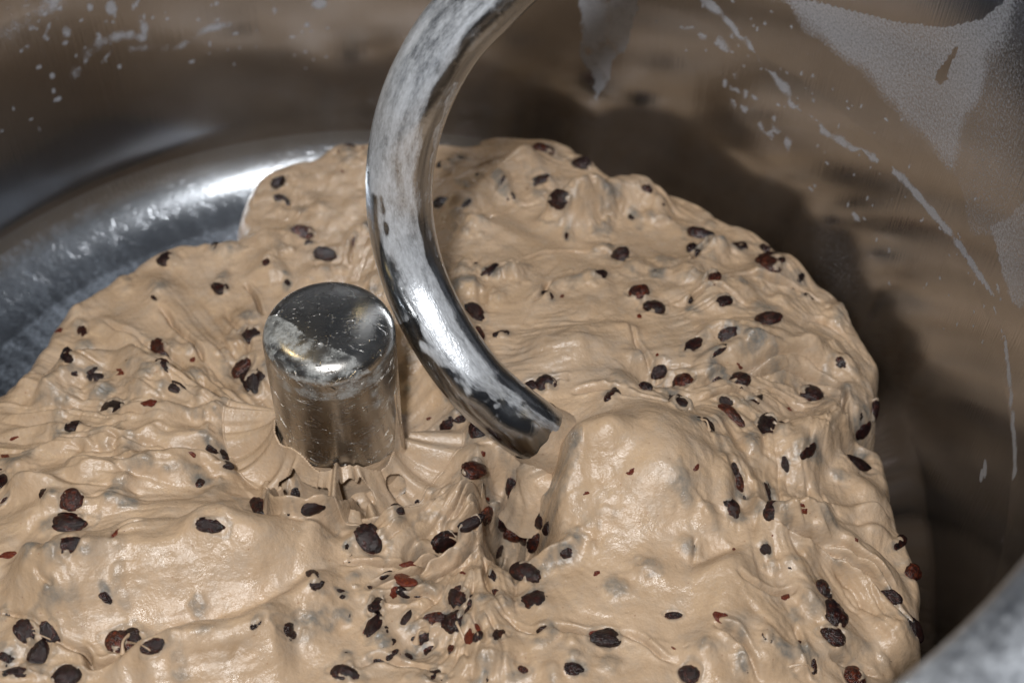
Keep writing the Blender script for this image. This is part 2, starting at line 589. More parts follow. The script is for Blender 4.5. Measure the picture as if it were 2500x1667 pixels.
# plan coordinates on the crown so that its scratches do not converge
pm = post.data
li = np.zeros(len(pm.loops), np.int32)
pm.loops.foreach_get('vertex_index', li)
pc_ = np.zeros(len(pm.vertices) * 3, np.float32)
pm.vertices.foreach_get('co', pc_)
pc_ = pc_.reshape(-1, 3)[li]
pu = np.zeros(len(li) * 2, np.float32)
pm.uv_layers[0].data.foreach_get('uv', pu)
pu = pu.reshape(-1, 2)
zc_ = np.repeat(pc_[:, 2].reshape(-1, 4).max(1), 4)
mk = zc_ > .0045
pu[mk] = pc_[mk, :2] + 3.0
pm.uv_layers[0].data.foreach_set('uv', pu.ravel())
post['label'] = 'upright scratched steel post with domed top standing in the dough'
post['category'] = 'mixer post'

# ------------------------------------------------------------------ the dough hook
HOOK = [(1420, -210, 186), (1290, -105, 183), (1188, -5, 180), (1094, 97, 177), (1018, 237, 173), (980, 383, 167), (977, 527, 162),
        (1008, 670, 159), (1066, 797, 158.5), (1145, 915, 158), (1205, 975, 157), (1275, 1030, 156), (1360, 1085, 153)]
hp = [CAM + ray(u_, v_) * (FPX * 30.4 / w_) for u_, v_, w_ in HOOK]
hp += [hp[-1] + np.array([26, 6, -22]), hp[-1] + np.array([60, 24, -40])]
hp = [hp[0] + np.array([70, 10, 62])] + hp
hp = np.array(smooth_poly(hp, 40))
for _ in range(60):
    hp[1:-1] = .25 * hp[:-2] + .5 * hp[1:-1] + .25 * hp[2:]
tg = np.gradient(hp, axis=0)
tg /= np.linalg.norm(tg, axis=1)[:, None]
# frame: e1 looks up towards the open bowl, e2 sideways
ref = np.array([.05, -.66, .75])
e1 = ref - (tg @ ref)[:, None] * tg
e1 /= np.linalg.norm(e1, axis=1)[:, None]
e2 = np.cross(tg, e1)
NC = 160
ta = np.linspace(0, 2 * math.pi, NC, endpoint=False)
hv = hp[:, None, :] + 15.2 * (np.cos(ta)[None, :, None] * e1[:, None, :] + np.sin(ta)[None, :, None] * e2[:, None, :])
HS = np.concatenate([[0], np.cumsum(np.linalg.norm(hp[1:] - hp[:-1], axis=1))])
NH = len(hp)
S2 = np.repeat(HS[:, None], NC, 1)
A2 = np.repeat((((ta + math.pi) % (2 * math.pi)) - math.pi)[None], NH, 0)    # 0 = up side, + / - = flanks
# project arc positions back to learn the arc length of a few photo rows
_pv = hp - CAM
_vv = IH / 2 - FPX * (_pv @ UP) / (_pv @ FW)


def s_at(v_):
    k = np.where(np.diff(np.sign(_vv - v_)) != 0)[0]
    return HS[k[0]] if len(k) else HS[0]


hn1 = fnoise((NH, NC), 6, 22, 31)
hn2 = fnoise((NH, NC), 5, 7, 32)
hn3 = fnoise((NH, NC), 3, 40, 33)
s1, s2_, s3, s4 = s_at(150), s_at(420), s_at(760), s_at(1000)
# e2 = tangent x up: positive angles are the inner (right) flank or outer (left) flank depending on travel
Pm = hp[NH // 2]
right_sign = np.sign((e2[NH // 2]) @ RT)
AR = A2 * right_sign          # + = right-hand flank seen from the front
hd = np.full((NH, NC), .64) + .07 * hn1 + .05 * fnoise((NH, NC), 24, 60, 34)
# clean polished strip along the right flank of the upper part
lo = np.interp(S2, [0, s1, s2_, s3, s4], [.52, .56, .60, .78, .62])
strip = sstep(lo - .13, lo + .13, AR + .1 * hn1)
hd = hd * (1 - strip) + strip * (.24 + .05 * hn2)
thin = (AR > lo + .48 + .1 * hn2) & (S2 > s1) & (S2 < s4)
hd = np.where(thin, .46 + .12 * hn3, hd)
# left flank rubbed clean from the middle on down to the dough
ll = np.interp(S2, [0, s_at(380), s_at(430), s_at(520), s_at(640), s_at(740), s_at(780), s_at(900), s_at(960), s_at(1010), s_at(1060)],
               [-2.2, -2.0, -.85, -.5, -.42, -.5, -.75, -.38, -.05, .22, .5])
left = 1 - sstep(ll - .15, ll + .15, AR + .16 * hn2)
hd = hd * (1 - left) + left * (np.where(S2 < s_at(760), .36 + .13 * hn3, .16 + .05 * hn2))
hd = np.clip(hd, 0, 1)
hq = grid_quads(NH, NC, True)
hook = link_mesh('spiral_hook', (hv * MM).reshape(-1, 3), hq, M_HOOK, None,
                 uv=np.stack([(A2 * 15.2).ravel(), S2.ravel()], -1) * MM, attrs={'dust': hd.ravel()})
hook['label'] = 'curved steel dough hook dusted with flour, sinking into the dough'
hook['category'] = 'dough hook'

# ------------------------------------------------------------------ the dough surface
STEP = 0.6
gx = np.arange(-232, 298, STEP)
gy = np.arange(-240, 294, STEP)
X, Y = np.meshgrid(gx, gy)
X = X.astype(np.float32)
Y = Y.astype(np.float32)
SH = X.shape
# general lie of the dough: photo point, height in mm
CTRL = [(640, 900, -84), (900, 640, -88), (1000, 900, -74), (1450, 1010, -53), (1250, 1250, -72), (1500, 1350, -58), (1800, 1420, -58), (2050, 1500, -78), (2040, 950, -90),
        (1800, 820, -72), (1500, 760, -68), (1200, 560, -87), (1290, 400, -104), (1600, 560, -95), (1900, 720, -88), (900, 420, -108), (700, 650, -99), (560, 660, -101),
        (360, 740, -99), (450, 900, -93), (140, 940, -96), (250, 960, -84), (100, 1130, -72), (420, 1120, -70), (0, 1300, -64), (500, 1380, -58), (800, 1350, -62), (1100, 1330, -74),
        (900, 1560, -64), (300, 1620, -62), (1300, 1600, -60), (1700, 1640, -60), (2000, 1250, -76), (2150, 1640, -84), (0, 1640, -62), (2100, 1150, -94)]
cw = np.array([at_z(u_, v_, z_) for u_, v_, z_ in CTRL] + [(-100, -200, -64), (60, -220, -60), (200, -190, -66), (-190, -120, -70)])
# thin plate like interpolation
K = len(cw)


def tps(r2):
    return np.where(r2 > 1e-6, .5 * r2 * np.log(r2 + 1e-9), 0)


dd = ((cw[:, None, :2] - cw[None, :, :2]) ** 2).sum(-1)
A = np.zeros((K + 3, K + 3))
A[:K, :K] = tps(dd) + np.eye(K) * 260
A[:K, K] = A[K, :K] = 1
A[:K, K + 1:] = cw[:, :2]
A[K + 1:, :K] = cw[:, :2].T
wts = np.linalg.solve(A, np.concatenate([cw[:, 2], [0, 0, 0]]))


def base_h(x, y):
    h = wts[K] + wts[K + 1] * x + wts[K + 2] * y
    for k in range(K):
        r2 = (x - cw[k, 0]) ** 2 + (y - cw[k, 1]) ** 2
        h = h + wts[k] * tps(r2)
    return h


H = base_h(X, Y).astype(np.float32)


def sample(F, x, y):
    fx = np.clip((np.asarray(x) - gx[0]) / STEP, 0, SH[1] - 1.001)
    fy = np.clip((np.asarray(y) - gy[0]) / STEP, 0, SH[0] - 1.001)
    i, j = fy.astype(int), fx.astype(int)
    a, b = fy - i, fx - j
    return (F[i, j] * (1 - a) * (1 - b) + F[i, j + 1] * (1 - a) * b + F[i + 1, j] * a * (1 - b) + F[i + 1, j + 1] * a * b)


H0 = H.copy()


def hit(U, V, F):
    d = ray(U, V)
    t = (0 - CAM[2]) / d[2]
    p = CAM + d * t
    for _ in range(400):
        if p[2] <= sample(F, p[0], p[1]):
            break
        p = p + d * (.8 / np.linalg.norm(d))
    return p


def wpoly(pts, F=None):
    F = H0 if F is None else F
    return smooth_poly([hit(u_, v_, F)[:2] for u_, v_ in pts], 4)


def box(poly, pad):
    P = np.array(poly)
    j0, j1 = np.searchsorted(gx, [P[:, 0].min() - pad, P[:, 0].max() + pad])
    i0, i1 = np.searchsorted(gy, [P[:, 1].min() - pad, P[:, 1].max() + pad])
    return slice(i0, i1), slice(j0, j1)


def taper(fr, e=.16):
    return sstep(0, e, fr) * sstep(0, e, 1 - fr)


WX = X + 1.3 * fnoise(SH, 30, 30, 61) + .5 * fnoise(SH, 10, 10, 62)
WY = Y + 1.3 * fnoise(SH, 30, 30, 63) + .5 * fnoise(SH, 10, 10, 64)
AMP = np.clip(.9 + .55 * fnoise(SH, 28, 28, 65), .15, 1.9)


def ridge(pts, amp, w, e=.16, poly=None):
    poly = poly or wpoly(pts)
    sl = box(poly, 3.2 * w)
    d, s, f = seg_dist(X[sl], Y[sl], poly)
    H[sl] += 1.45 * amp * np.exp(-(d / w) ** 2) * taper(f, e)


def crease(pts, amp, w, lip=.22, e=.2):
    """a sharp fold line with a soft lip on either side"""
    poly = wpoly(pts)
    sl = box(poly, 6 * w)
    d, s, f = seg_dist(WX[sl], WY[sl], poly)
    H[sl] += amp * AMP[sl] * taper(f, e) * (-np.exp(-d / w) + lip * np.exp(-((d - 2.2 * w) / (1.5 * w)) ** 2))


def fold(pts, amp, w, reach, e=.2):
    """overlap: right-hand side of travel stands proud by amp and fades out over reach"""
    poly = wpoly(pts)
    sl = box(poly, reach * 2.7)
    d, s, f = seg_dist(WX[sl], WY[sl], poly)
    sd = -s * d
    H[sl] += 1.8 * amp * (.5 + .5 * AMP[sl]) * taper(f, e) * (1 / (1 + np.exp(-np.clip(sd / w, -30, 30)))) * np.exp(-(np.maximum(sd, 0) / reach) ** 2)


def lump(pt, rx, ry, a, amp, p=2.0):
    c = hit(pt[0], pt[1], H0)
    sl = box([c[:2]], 2.6 * max(rx, ry))
    ca, sa = math.cos(math.radians(a)), math.sin(math.radians(a))
    dx, dy = X[sl] - c[0], Y[sl] - c[1]
    q = ((dx * ca + dy * sa) / rx) ** 2 + ((-dx * sa + dy * ca) / ry) ** 2
    H[sl] += amp * np.exp(-q ** (p / 2))


# --- rolls and big swellings
ridge(Z(7, (0, 1000), (250, 950), (700, 850), (1200, 800), (1700, 740), (2250, 600)), 9, 20, .25)
ridge(Z(7, (900, 1568), (1300, 1450), (1700, 1370), (2050, 1330)), 5.5, 13)
ridge(Z(7, (0, 330), (400, 180), (900, 150), (1400, 130)), 3.5, 8)
ridge(Z(7, (0, 560), (350, 420), (800, 400), (1300, 420), (1800, 440)), 3, 8)
ridge(Z(8, (250, 560), (600, 430), (900, 250), (1050, 60)), 4.0, 7)
ridge(Z(8, (500, 800), (800, 640), (1000, 520), (1100, 330)), 4.0, 5)
ridge(Z(8, (1000, 1568), (1020, 1300), (980, 1000), (1000, 750)), 4, 10)
ridge(Z(9, (100, 1568), (250, 1250), (300, 950), (150, 700)), 4, 12)
ridge(Z(9, (500, 1568), (620, 1250), (500, 950), (300, 650)), 3.5, 10)
ridge(Z(9, (1150, 1500), (900, 1000), (700, 700), (480, 480)), 4, 14)
ridge(Z(9, (1500, 1500), (1420, 1150), (1250, 850), (1000, 620)), 4.5, 10)
ridge(Z(6, (500, 1568), (950, 1400), (1150, 1150), (1000, 900), (700, 780), (350, 760)), 5, 11)
ridge(Z(6, (950, 250), (600, 330), (300, 450), (150, 620)), 4, 12)
ridge(Z(6, (300, 130), (100, 250), (0, 420)), 3, 10)
ridge(Z(2, (700, 1500), (1000, 1350), (1300, 1150), (1450, 960)), 3, 10)
ridge(Z(2, (1500, 1568), (1700, 1430), (2000, 1400), (2300, 1500)), 4.5, 12)
ridge(Z(4, (1000, 300), (1250, 700), (1550, 1000)), 2.0, 9)
ridge(Z(4, (600, 620), (1000, 850), (1400, 1120)), 2.0, 8)
ridge(Z(4, (1800, 60), (1850, 200), (1800, 420)), 3, 10)
lump((1570, 1140), 38, 31, 30, 20, 2.4)
lump((1448, 1118), 15, 15, 0, 11, 2.8)
lump((1640, 1180), 15, 20, 20, 4)
lump((1545, 640), 16, 12, 0, 3)
lump((1390, 830), 14, 12, 0, 3)
lump((2055, 1140), 14, 12, 0, 6)
lump((2110, 1215), 10, 9, 0, 6)
lump((1850, 1530), 20, 16, 0, 3)
lump((1760, 830), 14, 9, 0, 2)
# --- hollows
lump((1258, 1275), 16, 23, 10, -33, 5)
lump((1228, 1195), 11, 19, 0, -25, 4)
lump((1312, 1165), 13, 17, 0, -15, 3)
ridge([(1208, 1280), (1222, 1335), (1270, 1372), (1340, 1365), (1400, 1335)], 4.5, 3.2, .25)
ridge([(1205, 1290), (1200, 1220), (1225, 1150), (1245, 1120)], 4.5, 3.2, .25)
lump((1600, 905), 12, 7, 0, -9)
lump((1668, 975), 9, 6, 0, -7)
lump((1808, 1215), 5, 11, 0, -9, 3)
lump((2085, 1105), 9, 5, 20, -9)
lump((1085, 1050), 10, 8, 0, -8)
lump((1085, 1370), 14, 8, 20, -6)
lump((1030, 1570), 10, 8, 0, -6)
lump((925, 1320), 7, 7, 0, 2.5)
# --- overlapping folds (right of travel stands proud)
fold([(0, 996), (79, 936), (150, 907), (296, 868), (357, 893), (428, 936), (536, 989), (643, 1021)], 8, 1.4, 30, .12)
fold(Z(7, (0, 800), (250, 740), (500, 650), (700, 600), (1000, 540), (1300, 510), (1600, 500), (1900, 490), (2352, 430)), 6, 1.8, 22, .12)
fold(Z(7, (700, 1500), (900, 1380), (1300, 1230), (1700, 1160), (2000, 1010), (2352, 800)), 5, 1.6, 16)
fold(Z(7, (0, 250), (200, 220), (400, 265), (600, 250), (850, 210), (1010, 240)), 3.5, 1.2, 10)
fold(Z(7, (400, 85), (700, 92), (900, 50), (1150, 70), (1400, 35), (1700, 100)), 3.5, 1.2, 10)
fold(Z(4, (0, 1290), (300, 1295), (560, 1275), (800, 1290), (1100, 1300), (1400, 1400)), 3, 1.0, 9)
fold(Z(4, (0, 1420), (300, 1385), (600, 1400), (900, 1440), (1200, 1420)), 2.5, 1.0, 8)
fold(Z(4, (150, 1560), (330, 1500), (560, 1480), (750, 1510)), 2.2, .9, 7)
fold(Z(2, (1300, 1568), (1480, 1450), (1700, 1360), (2000, 1310), (2300, 1400)), 6, 1.6, 18)
fold(Z(2, (640, 1568), (850, 1400), (1000, 1270), (1250, 1140), (1450, 1090)), 4, 1.3, 12)
fold(Z(5, (1200, 770), (1500, 800), (1700, 710), (2000, 690), (2150, 720)), 3.5, 1.6, 14)
fold(Z(6, (0, 1020), (300, 850), (480, 815), (700, 850), (900, 880), (1100, 1000)), 3.0, 1.2, 9)
fold(Z(6, (60, 720), (300, 735), (550, 760), (800, 830), (1000, 850)), 3.0, 1.2, 10)
fold(Z(9, (330, 0), (440, 200), (560, 380), (700, 460), (1100, 600), (1400, 800), (1600, 1100)), 5, 1.6, 16)
fold(Z(9, (520, 120), (560, 330), (650, 430), (900, 480), (1300, 560), (1500, 650)), 3.5, 1.2, 9)
fold(Z(9, (720, 240), (760, 330), (900, 375), (1200, 400), (1450, 480)), 4.0, 1.2, 9)
fold(Z(6, (1240, 1568), (1100, 1540), (1000, 1600), (880, 1720), (850, 1830)), 7, 1.8, 16)
# left crease of the mass riding on the hook
fold([(1354, 1300), (1366, 1206), (1368, 1138), (1385, 1060)], 4.0, 1.6, 18, .3)
# --- finer creases
CR = [
    (Z(4, (1090, 530), (1300, 810), (1480, 1050), (1700, 1250), (1860, 1370)), 2.0, 1.2),
    (Z(4, (640, 640), (900, 760), (1200, 960), (1500, 1180), (1780, 1300)), 1.3, 1.0),
    (Z(4, (560, 830), (900, 900), (1150, 990), (1450, 1200)), 1.2, 1.0),
    (Z(4, (1540, 560), (1620, 720), (1700, 900)), 1.0, 1.0),
    (Z(4, (1700, 400), (1760, 560), (1800, 640)), 1.2, 1.0),
    (Z(5, (60, 260), (110, 120), (180, 30)), 2.0, .9),
    (Z(8, (380, 720), (560, 660), (720, 640), (880, 520), (1010, 420), (1100, 260), (1150, 90)), 5.5, 1.8),
    (Z(8, (0, 780), (300, 745), (520, 740), (720, 690)), 1.8, .8),
    (Z(8, (200, 930), (420, 830), (600, 720), (800, 600)), 2.5, .9),
    (Z(8, (500, 900), (700, 800), (840, 690), (930, 600)), 2.2, .8),
    (Z(8, (720, 560), (760, 420), (900, 240), (1100, 110)), 2.2, .8),
    (Z(8, (760, 480), (880, 330), (1030, 190)), 1.6, .7),
    (Z(8, (120, 130), (250, 250), (450, 300), (640, 230)), 1.2, .9),
    (Z(8, (50, 380), (70, 430), (220, 455), (400, 430), (640, 350)), 2.0, .8),
    (Z(8, (200, 1000), (420, 970), (560, 960), (640, 1030)), 1.8, .9),
    (Z(8, (940, 650), (1000, 900), (1150, 1080), (1250, 1150)), 1.3, .9),
    (Z(8, (860, 1100), (930, 1250), (1000, 1450), (1020, 1568)), 2.0, .8),
    (Z(8, (960, 1080), (1060, 1230), (1110, 1400), (1120, 1568)), 1.8, .8),
    (Z(8, (1050, 1060), (1180, 1150), (1300, 1220), (1450, 1190)), 2.0, .9),
    (Z(8, (1450, 1180), (1700, 1240), (2000, 1260), (2100, 1330), (2330, 1480)), 2.4, .9),
    (Z(8, (1200, 620), (1190, 760), (1250, 900)), 1.2, 1.0),
    (Z(8, (60, 1440), (300, 1400), (500, 1420), (760, 1500)), 1.6, .9),
    (Z(8, (820, 1330), (880, 1420), (920, 1568)), 1.8, .9),
    (Z(6, (0, 1130), (250, 1050), (600, 965), (900, 1020), (1100, 1200), (1080, 1480)), 2.0, 1.0),
    (Z(6, (60, 1090), (300, 1010), (600, 910), (850, 930), (1020, 1060)), 1.4, .8),
    (Z(6, (100, 1180), (500, 1110), (700, 1160), (850, 1300), (880, 1500)), 1.6, .9),
    (Z(6, (650, 1480), (800, 1400), (900, 1480), (1000, 1568)), 1.2, .9),
    (Z(6, (230, 430), (480, 385), (800, 470), (1000, 560)), 1.4, 1.0),
    (Z(6, (0, 560), (200, 470), (420, 560), (600, 620)), 1.2, 1.0),
    (Z(6, (20, 300), (150, 200), (300, 160), (450, 200)), 1.2, 1.0),
    (Z(6, (700, 700), (900, 660), (1080, 740), (1200, 900)), 1.5, 1.0),
    (Z(9, (150, 560), (100, 720), (20, 850)), 1.2, .9),
    (Z(9, (560, 560), (800, 640), (1050, 760), (1250, 900), (1450, 1150), (1560, 1400)), 1.8, 1.0),
    (Z(9, (760, 640), (1000, 700), (1300, 860), (1500, 1080)), 1.3, .9),
    (Z(9, (350, 850), (560, 950), (800, 1000)), 1.2, 1.0),
    (Z(9, (200, 1200), (350, 1300), (480, 1450), (560, 1568)), 1.6, 1.0),
    (Z(9, (760, 1180), (800, 1330), (760, 1450), (670, 1480)), 1.6, .9),
    (Z(9, (1000, 1380), (1200, 1480), (1400, 1568)), 1.2, .9),
    (Z(5, (1250, 1130), (1450, 1060), (1560, 1070)), 1.5, .9),
    (Z(5, (1560, 1150), (1800, 1110), (2000, 1190), (2250, 1290)), 2.5, 1.1),
    (Z(5, (2000, 680), (2080, 820), (2140, 950)), 1.5, .9),
    (Z(5, (1450, 380), (1300, 560), (1210, 720)), 1.2, 1.0),
    (Z(5, (1240, 260), (1480, 180), (1800, 200), (2000, 300)), 1.2, 1.0),
    (Z(5, (640, 240), (760, 120), (880, 0)), 1.5, 1.0),
    (Z(2, (650, 1240), (900, 1180), (1100, 1080), (1300, 1030)), 1.5, 1.0),
    (Z(2, (900, 1560), (1150, 1450), (1400, 1380)), 1.0, 1.0),
    (Z(7, (330, 900), (340, 980), (420, 1050)), 1.2, .9),
    (Z(7, (1300, 1220), (1500, 1190), (1650, 1150)), 1.4, .9),
    (Z(7, (480, 1300), (640, 1400), (850, 1400)), 1.6, 1.0),
    (Z(7, (0, 1130), (200, 1200), (420, 1300), (640, 1360)), 1.2, .9),
    (Z(7, (850, 800), (900, 660), (1100, 590)), .9, 1.2),
    (Z(7, (560, 820), (640, 720), (760, 640)), .9, 1.2),
]
for pts, a_, w_ in CR:
    crease(pts, a_ * 2.8, w_ * 1.05)
# --- meniscus climbing the post
rpost = np.hypot(X, Y)
tp = np.arctan2(Y, X)
mh = 11 + 5 * np.cos(tp + 2.2) + 1.5 * np.sin(3 * tp + 1)
H -= 21 * np.exp(-(np.maximum(rpost - 30, 0) / 27) ** 2)
H += np.where(rpost < 75, np.maximum(mh, 4) * np.exp(-np.maximum(rpost - 30, 0) / 8.5), 0)
# --- loop of dough pulled off the foot of the post, with the hollow inside it


def Wp(*pts):
    return smooth_poly([at_z(*q)[:2] for q in pts], 5)


pc = at_z(775, 1215, -78)
q = ((X - pc[0]) / 15) ** 2 + ((Y - pc[1]) / 12) ** 2
H -= 13 * np.exp(-q ** 2.4)
ridge(None, 10, 2.3, .12, Wp((672, 1130, -54), (662, 1210, -60), (672, 1265, -66), (705, 1290, -67), (760, 1288, -67), (815, 1265, -65), (850, 1205, -60), (872, 1150, -56)))
ridge(None, 4.0, 2.0, .12, Wp((640, 1100, -56), (640, 1180, -60), (655, 1260, -66)))
ridge(None, 3.5, 2.6, .2, Wp((850, 1240, -64), (930, 1262, -66), (1010, 1240, -68), (1090, 1190, -68)))
ridge(None, 4.0, 1.8, .15, Wp((905, 1050, -50), (925, 1120, -58), (915, 1180, -64)))
# radial pulls towards the post
pol_t = (tp + math.pi) / (2 * math.pi) * 359
pol_r = np.clip((rpost - 28) / 110 * 79, 0, 79)
pn = fnoise((80, 360), 5, 46, 66)
pn2 = fnoise((80, 360), 11, 60, 67)
ip, jp = pol_r.astype(int), pol_t.astype(int)
fp = pol_t - jp
jq = (jp + 1) % 360
pv = (np.abs(pn)[ip, jp] * (1 - fp) + np.abs(pn)[ip, jq] * fp) * 1.5 + (pn2[ip, jp] * (1 - fp) + pn2[ip, jq] * fp) * 1.5
H += pv * np.exp(-(np.maximum(rpost - 34, 0) / 52) ** 2) * sstep(30, 40, rpost) * (.35 + .65 * sstep(-.2, .5, -np.cos(tp) + .3 * np.sin(tp)))
H += np.where((rpost < 110), 1.0 * np.sin(tp * 19 + 2.3 * np.sin(4 * tp) + rpost * .02) * np.exp(-((rpost - 62) / 22) ** 2), 0)

# --- streaks drawn along the flow of the dough
FLOW = [D((330, 640), (480, 830), (640, 1000)), D((200, 700), (450, 880), (640, 1000)), D((560, 560), (620, 700), (650, 850)), D((110, 800), (400, 890), (600, 1000)),
        D((0, 940), (250, 960), (500, 1000), (620, 1050)), D((0, 1100), (300, 1090), (600, 1090)), D((0, 1350), (300, 1240), (600, 1215), (900, 1190), (1150, 1050)),
        D((100, 1520), (500, 1480), (800, 1380), (1100, 1200)), D((300, 1560), (600, 1500), (900, 1350), (1100, 1150)), D((1080, 1200), (1130, 1350), (1150, 1450), (1120, 1560)),
        D((850, 1560), (1000, 1450), (1080, 1300)), D((1000, 330), (1250, 330), (1500, 440), (1750, 580), (1900, 750), (2000, 900)), D((1020, 560), (1200, 420), (1400, 420)),
        D((1100, 770), (1400, 760), (1700, 700), (1850, 760)), D((1300, 880), (1500, 870), (1700, 860), (1900, 900), (1980, 1000), (1900, 1080)),
        D((1600, 860), (1800, 960), (1830, 1080), (1850, 1200), (2000, 1300), (2090, 1450)), D((1290, 950), (1500, 930), (1650, 1050), (1680, 1200)), D((1280, 1250), (1450, 1330), (1700, 1380)),
        D((1700, 1200), (1750, 1400), (1900, 1560)), D((1400, 1450), (1700, 1480), (1850, 1560)), D((800, 400), (700, 560), (650, 640)), D((1200, 480), (1060, 620), (1050, 720)),
        D((1500, 560), (1400, 660), (1350, 740)), D((940, 1180), (1050, 1080), (1160, 1000)), D((1200, 1000), (1230, 1150), (1200, 1250))]
CO = 4
xc, yc = X[::CO, ::CO], Y[::CO, ::CO]
c2 = np.zeros(xc.shape)
s2 = np.zeros(xc.shape)
ww = np.zeros(xc.shape)
for pts in FLOW:
    P = np.array(wpoly(pts))
    mid = .5 * (P[1:] + P[:-1])
    tt = P[1:] - P[:-1]
    an = np.arctan2(tt[:, 1], tt[:, 0])
    for (mx, my), a_ in zip(mid[::2], an[::2]):
        w = 1 / ((xc - mx) ** 2 + (yc - my) ** 2 + 30) ** 1.6
        c2 += w * np.cos(2 * a_)
        s2 += w * np.sin(2 * a_)
        ww += w
fa = .5 * np.arctan2(s2, c2)
fa = np.repeat(np.repeat(fa, CO, 0), CO, 1)[:SH[0], :SH[1]]
fdx, fdy = np.cos(fa), np.sin(fa)
jj, ii = np.meshgrid(np.arange(SH[1]), np.arange(SH[0]))


def lic(src, n, st):
    acc = src.copy()
    for sg in (1, -1):
        px, py = jj.astype(np.float32).copy(), ii.astype(np.float32).copy()
        lx, ly = fdx * sg, fdy * sg
        for _ in range(n):
            px += lx * st
            py += ly * st
            a = np.clip(px.astype(np.int32), 0, SH[1] - 1)
            b = np.clip(py.astype(np.int32), 0, SH[0] - 1)
            acc += src[b, a]
            nx, ny = fdx[b, a], fdy[b, a]
            dot = np.sign(nx * lx + ny * ly)
            dot[dot == 0] = 1
            lx, ly = nx * dot, ny * dot
    return acc / acc.std()


st_c = lic(fnoise(SH, 7, 7, 41), 24, 1.6)
st_f = lic(fnoise(SH, 2.2, 2.2, 42), 20, 1.2)
st_m = lic(fnoise(SH, 10, 10, 49), 34, 1.8)
st_m2 = lic(fnoise(SH, 5, 5, 50), 30, 1.5)
vary = sstep(-.6, 1.1, fnoise(SH, 55, 55, 43))
calm = np.zeros(SH, np.float32)
for (pu, pv), rad in (((560, 1390), 40), ((1460, 1120), 26), ((1560, 1190), 30), ((1600, 1420), 40), ((330, 760), 30), ((1350, 600), 26)):
    c = hit(pu, pv, H0)
    calm = np.maximum(calm, np.exp(-((X - c[0]) ** 2 + (Y - c[1]) ** 2) / rad ** 2))
hot = np.zeros(SH, np.float32)
for (pu, pv), rad in (((1120, 1450), 34), ((980, 1330), 22), ((1060, 1230), 24), ((1850, 950), 30), ((2000, 1050), 30), ((1950, 1250), 26), ((2100, 1450), 24), ((250, 1020), 40),
                      ((500, 950), 26), ((1700, 760), 26), ((1250, 450), 26), ((330, 1100), 30), ((1650, 920), 20), ((1150, 1600), 26)):
    c = hit(pu, pv, H0)
    hot = np.maximum(hot, np.exp(-((X - c[0]) ** 2 + (Y - c[1]) ** 2) / rad ** 2))
k_st = (.35 + .65 * vary) * (1 - .75 * calm) * (1 + .5 * hot)
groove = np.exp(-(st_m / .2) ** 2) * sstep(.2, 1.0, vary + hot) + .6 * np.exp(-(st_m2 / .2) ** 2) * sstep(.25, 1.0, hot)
bil = np.sqrt(lic(fnoise(SH, 17, 17, 71), 6, 1.6) ** 2 + .03)
bil2 = np.sqrt(lic(fnoise(SH, 9, 9, 72), 5, 1.5) ** 2 + .03)
lumpy = sstep(-1.0, .8, fnoise(SH, 70, 70, 73))
H += (.30 + .45 * hot) * st_c * k_st + .16 * st_f * k_st - (.45 + 1.5 * hot) * groove * (1 - calm)
H += (.75 * np.minimum(bil, 2.2) * (.25 + .75 * lumpy) + .15 * np.minimum(bil2, 2.2) * lumpy) * (1 - .65 * calm)
H += .65 * fnoise(SH, 26, 26, 44) + .2 * fnoise(SH, 11, 11, 45) * (1 - .5 * calm) + 1.2 * fnoise(SH, 60, 60, 46)
flow_attr = np.clip(-(.7 * st_c + .3 * st_f) * k_st * .45 + .35 * groove * (1 - calm) + .35 * np.exp(-(bil / .3) ** 2), 0, 1)  # marks thin dough, and grooves whose shade is put into the colour

# --- deepen every fold and lobe against the general lie
ky = np.fft.fftfreq(SH[0])[:, None]
kx = np.fft.rfftfreq(SH[1])[None, :]
Hp = np.pad(H, 100, mode='edge')
ky = np.fft.fftfreq(Hp.shape[0])[:, None]
kx = np.fft.rfftfreq(Hp.shape[1])[None, :]
Hlow = np.fft.irfft2(np.fft.rfft2(Hp) * np.exp(-2 * (math.pi * 24) ** 2 * (kx ** 2 + ky ** 2)), s=Hp.shape)[100:-100, 100:-100]
H = (Hlow + (H - Hlow) * np.where(np.hypot(X, Y) < 55, 1.05, 1.4)).astype(np.float32)

# --- outline of the dough mass on the bowl floor (photo point + height of that edge, then out of frame)
EDGE = [(-40, 1010, -118), (20, 985, -116), (85, 900, -120), (130, 830, -120), (215, 745, -120), (330, 655, -120), (430, 606, -120), (520, 606, -120), (580, 612, -120), (572, 530, -122), (640, 445, -123), (740, 385, -123),
        (820, 352, -123), (960, 350, -118), (1100, 350, -118), (1200, 345, -118), (1300, 330, -113), (1400, 355, -113), (1490, 440, -113), (1590, 460, -113), (1680, 490, -113), (1770, 560, -113), (1860, 600, -113),
        (1950, 680, -113), (2050, 770, -113), (2110, 860, -113), (2138, 950, -113), (2120, 1040, -113), (2070, 1110, -113), (2150, 1130, -108), (2176, 1220, -108), (2200, 1300, -108), (2240, 1420, -108), (2248, 1540, -108), (2250, 1660, -108)]
eg = [at_z(*q)[:2] for q in EDGE]
eg = [e * min(1.0, 295.0 / np.hypot(*e)) for e in eg]
eg += [np.array(q, float) for q in ((262, -120), (232, -170), (180, -205), (100, -226), (0, -232), (-90, -222), (-160, -185), (-205, -120), (-222, -40), (-214, 20))]
eg = [np.array(q) for q in smooth_poly(eg + eg[:1], 5)][:-1]
ins = in_poly(X, Y, eg)
ed, _, _ = seg_dist(X, Y, eg + eg[:1])
ed = np.where(ins, ed, -ed)
ed = ed + 1.6 * fnoise(SH, 34, 34, 47) + .5 * fnoise(SH, 12, 12, 48)
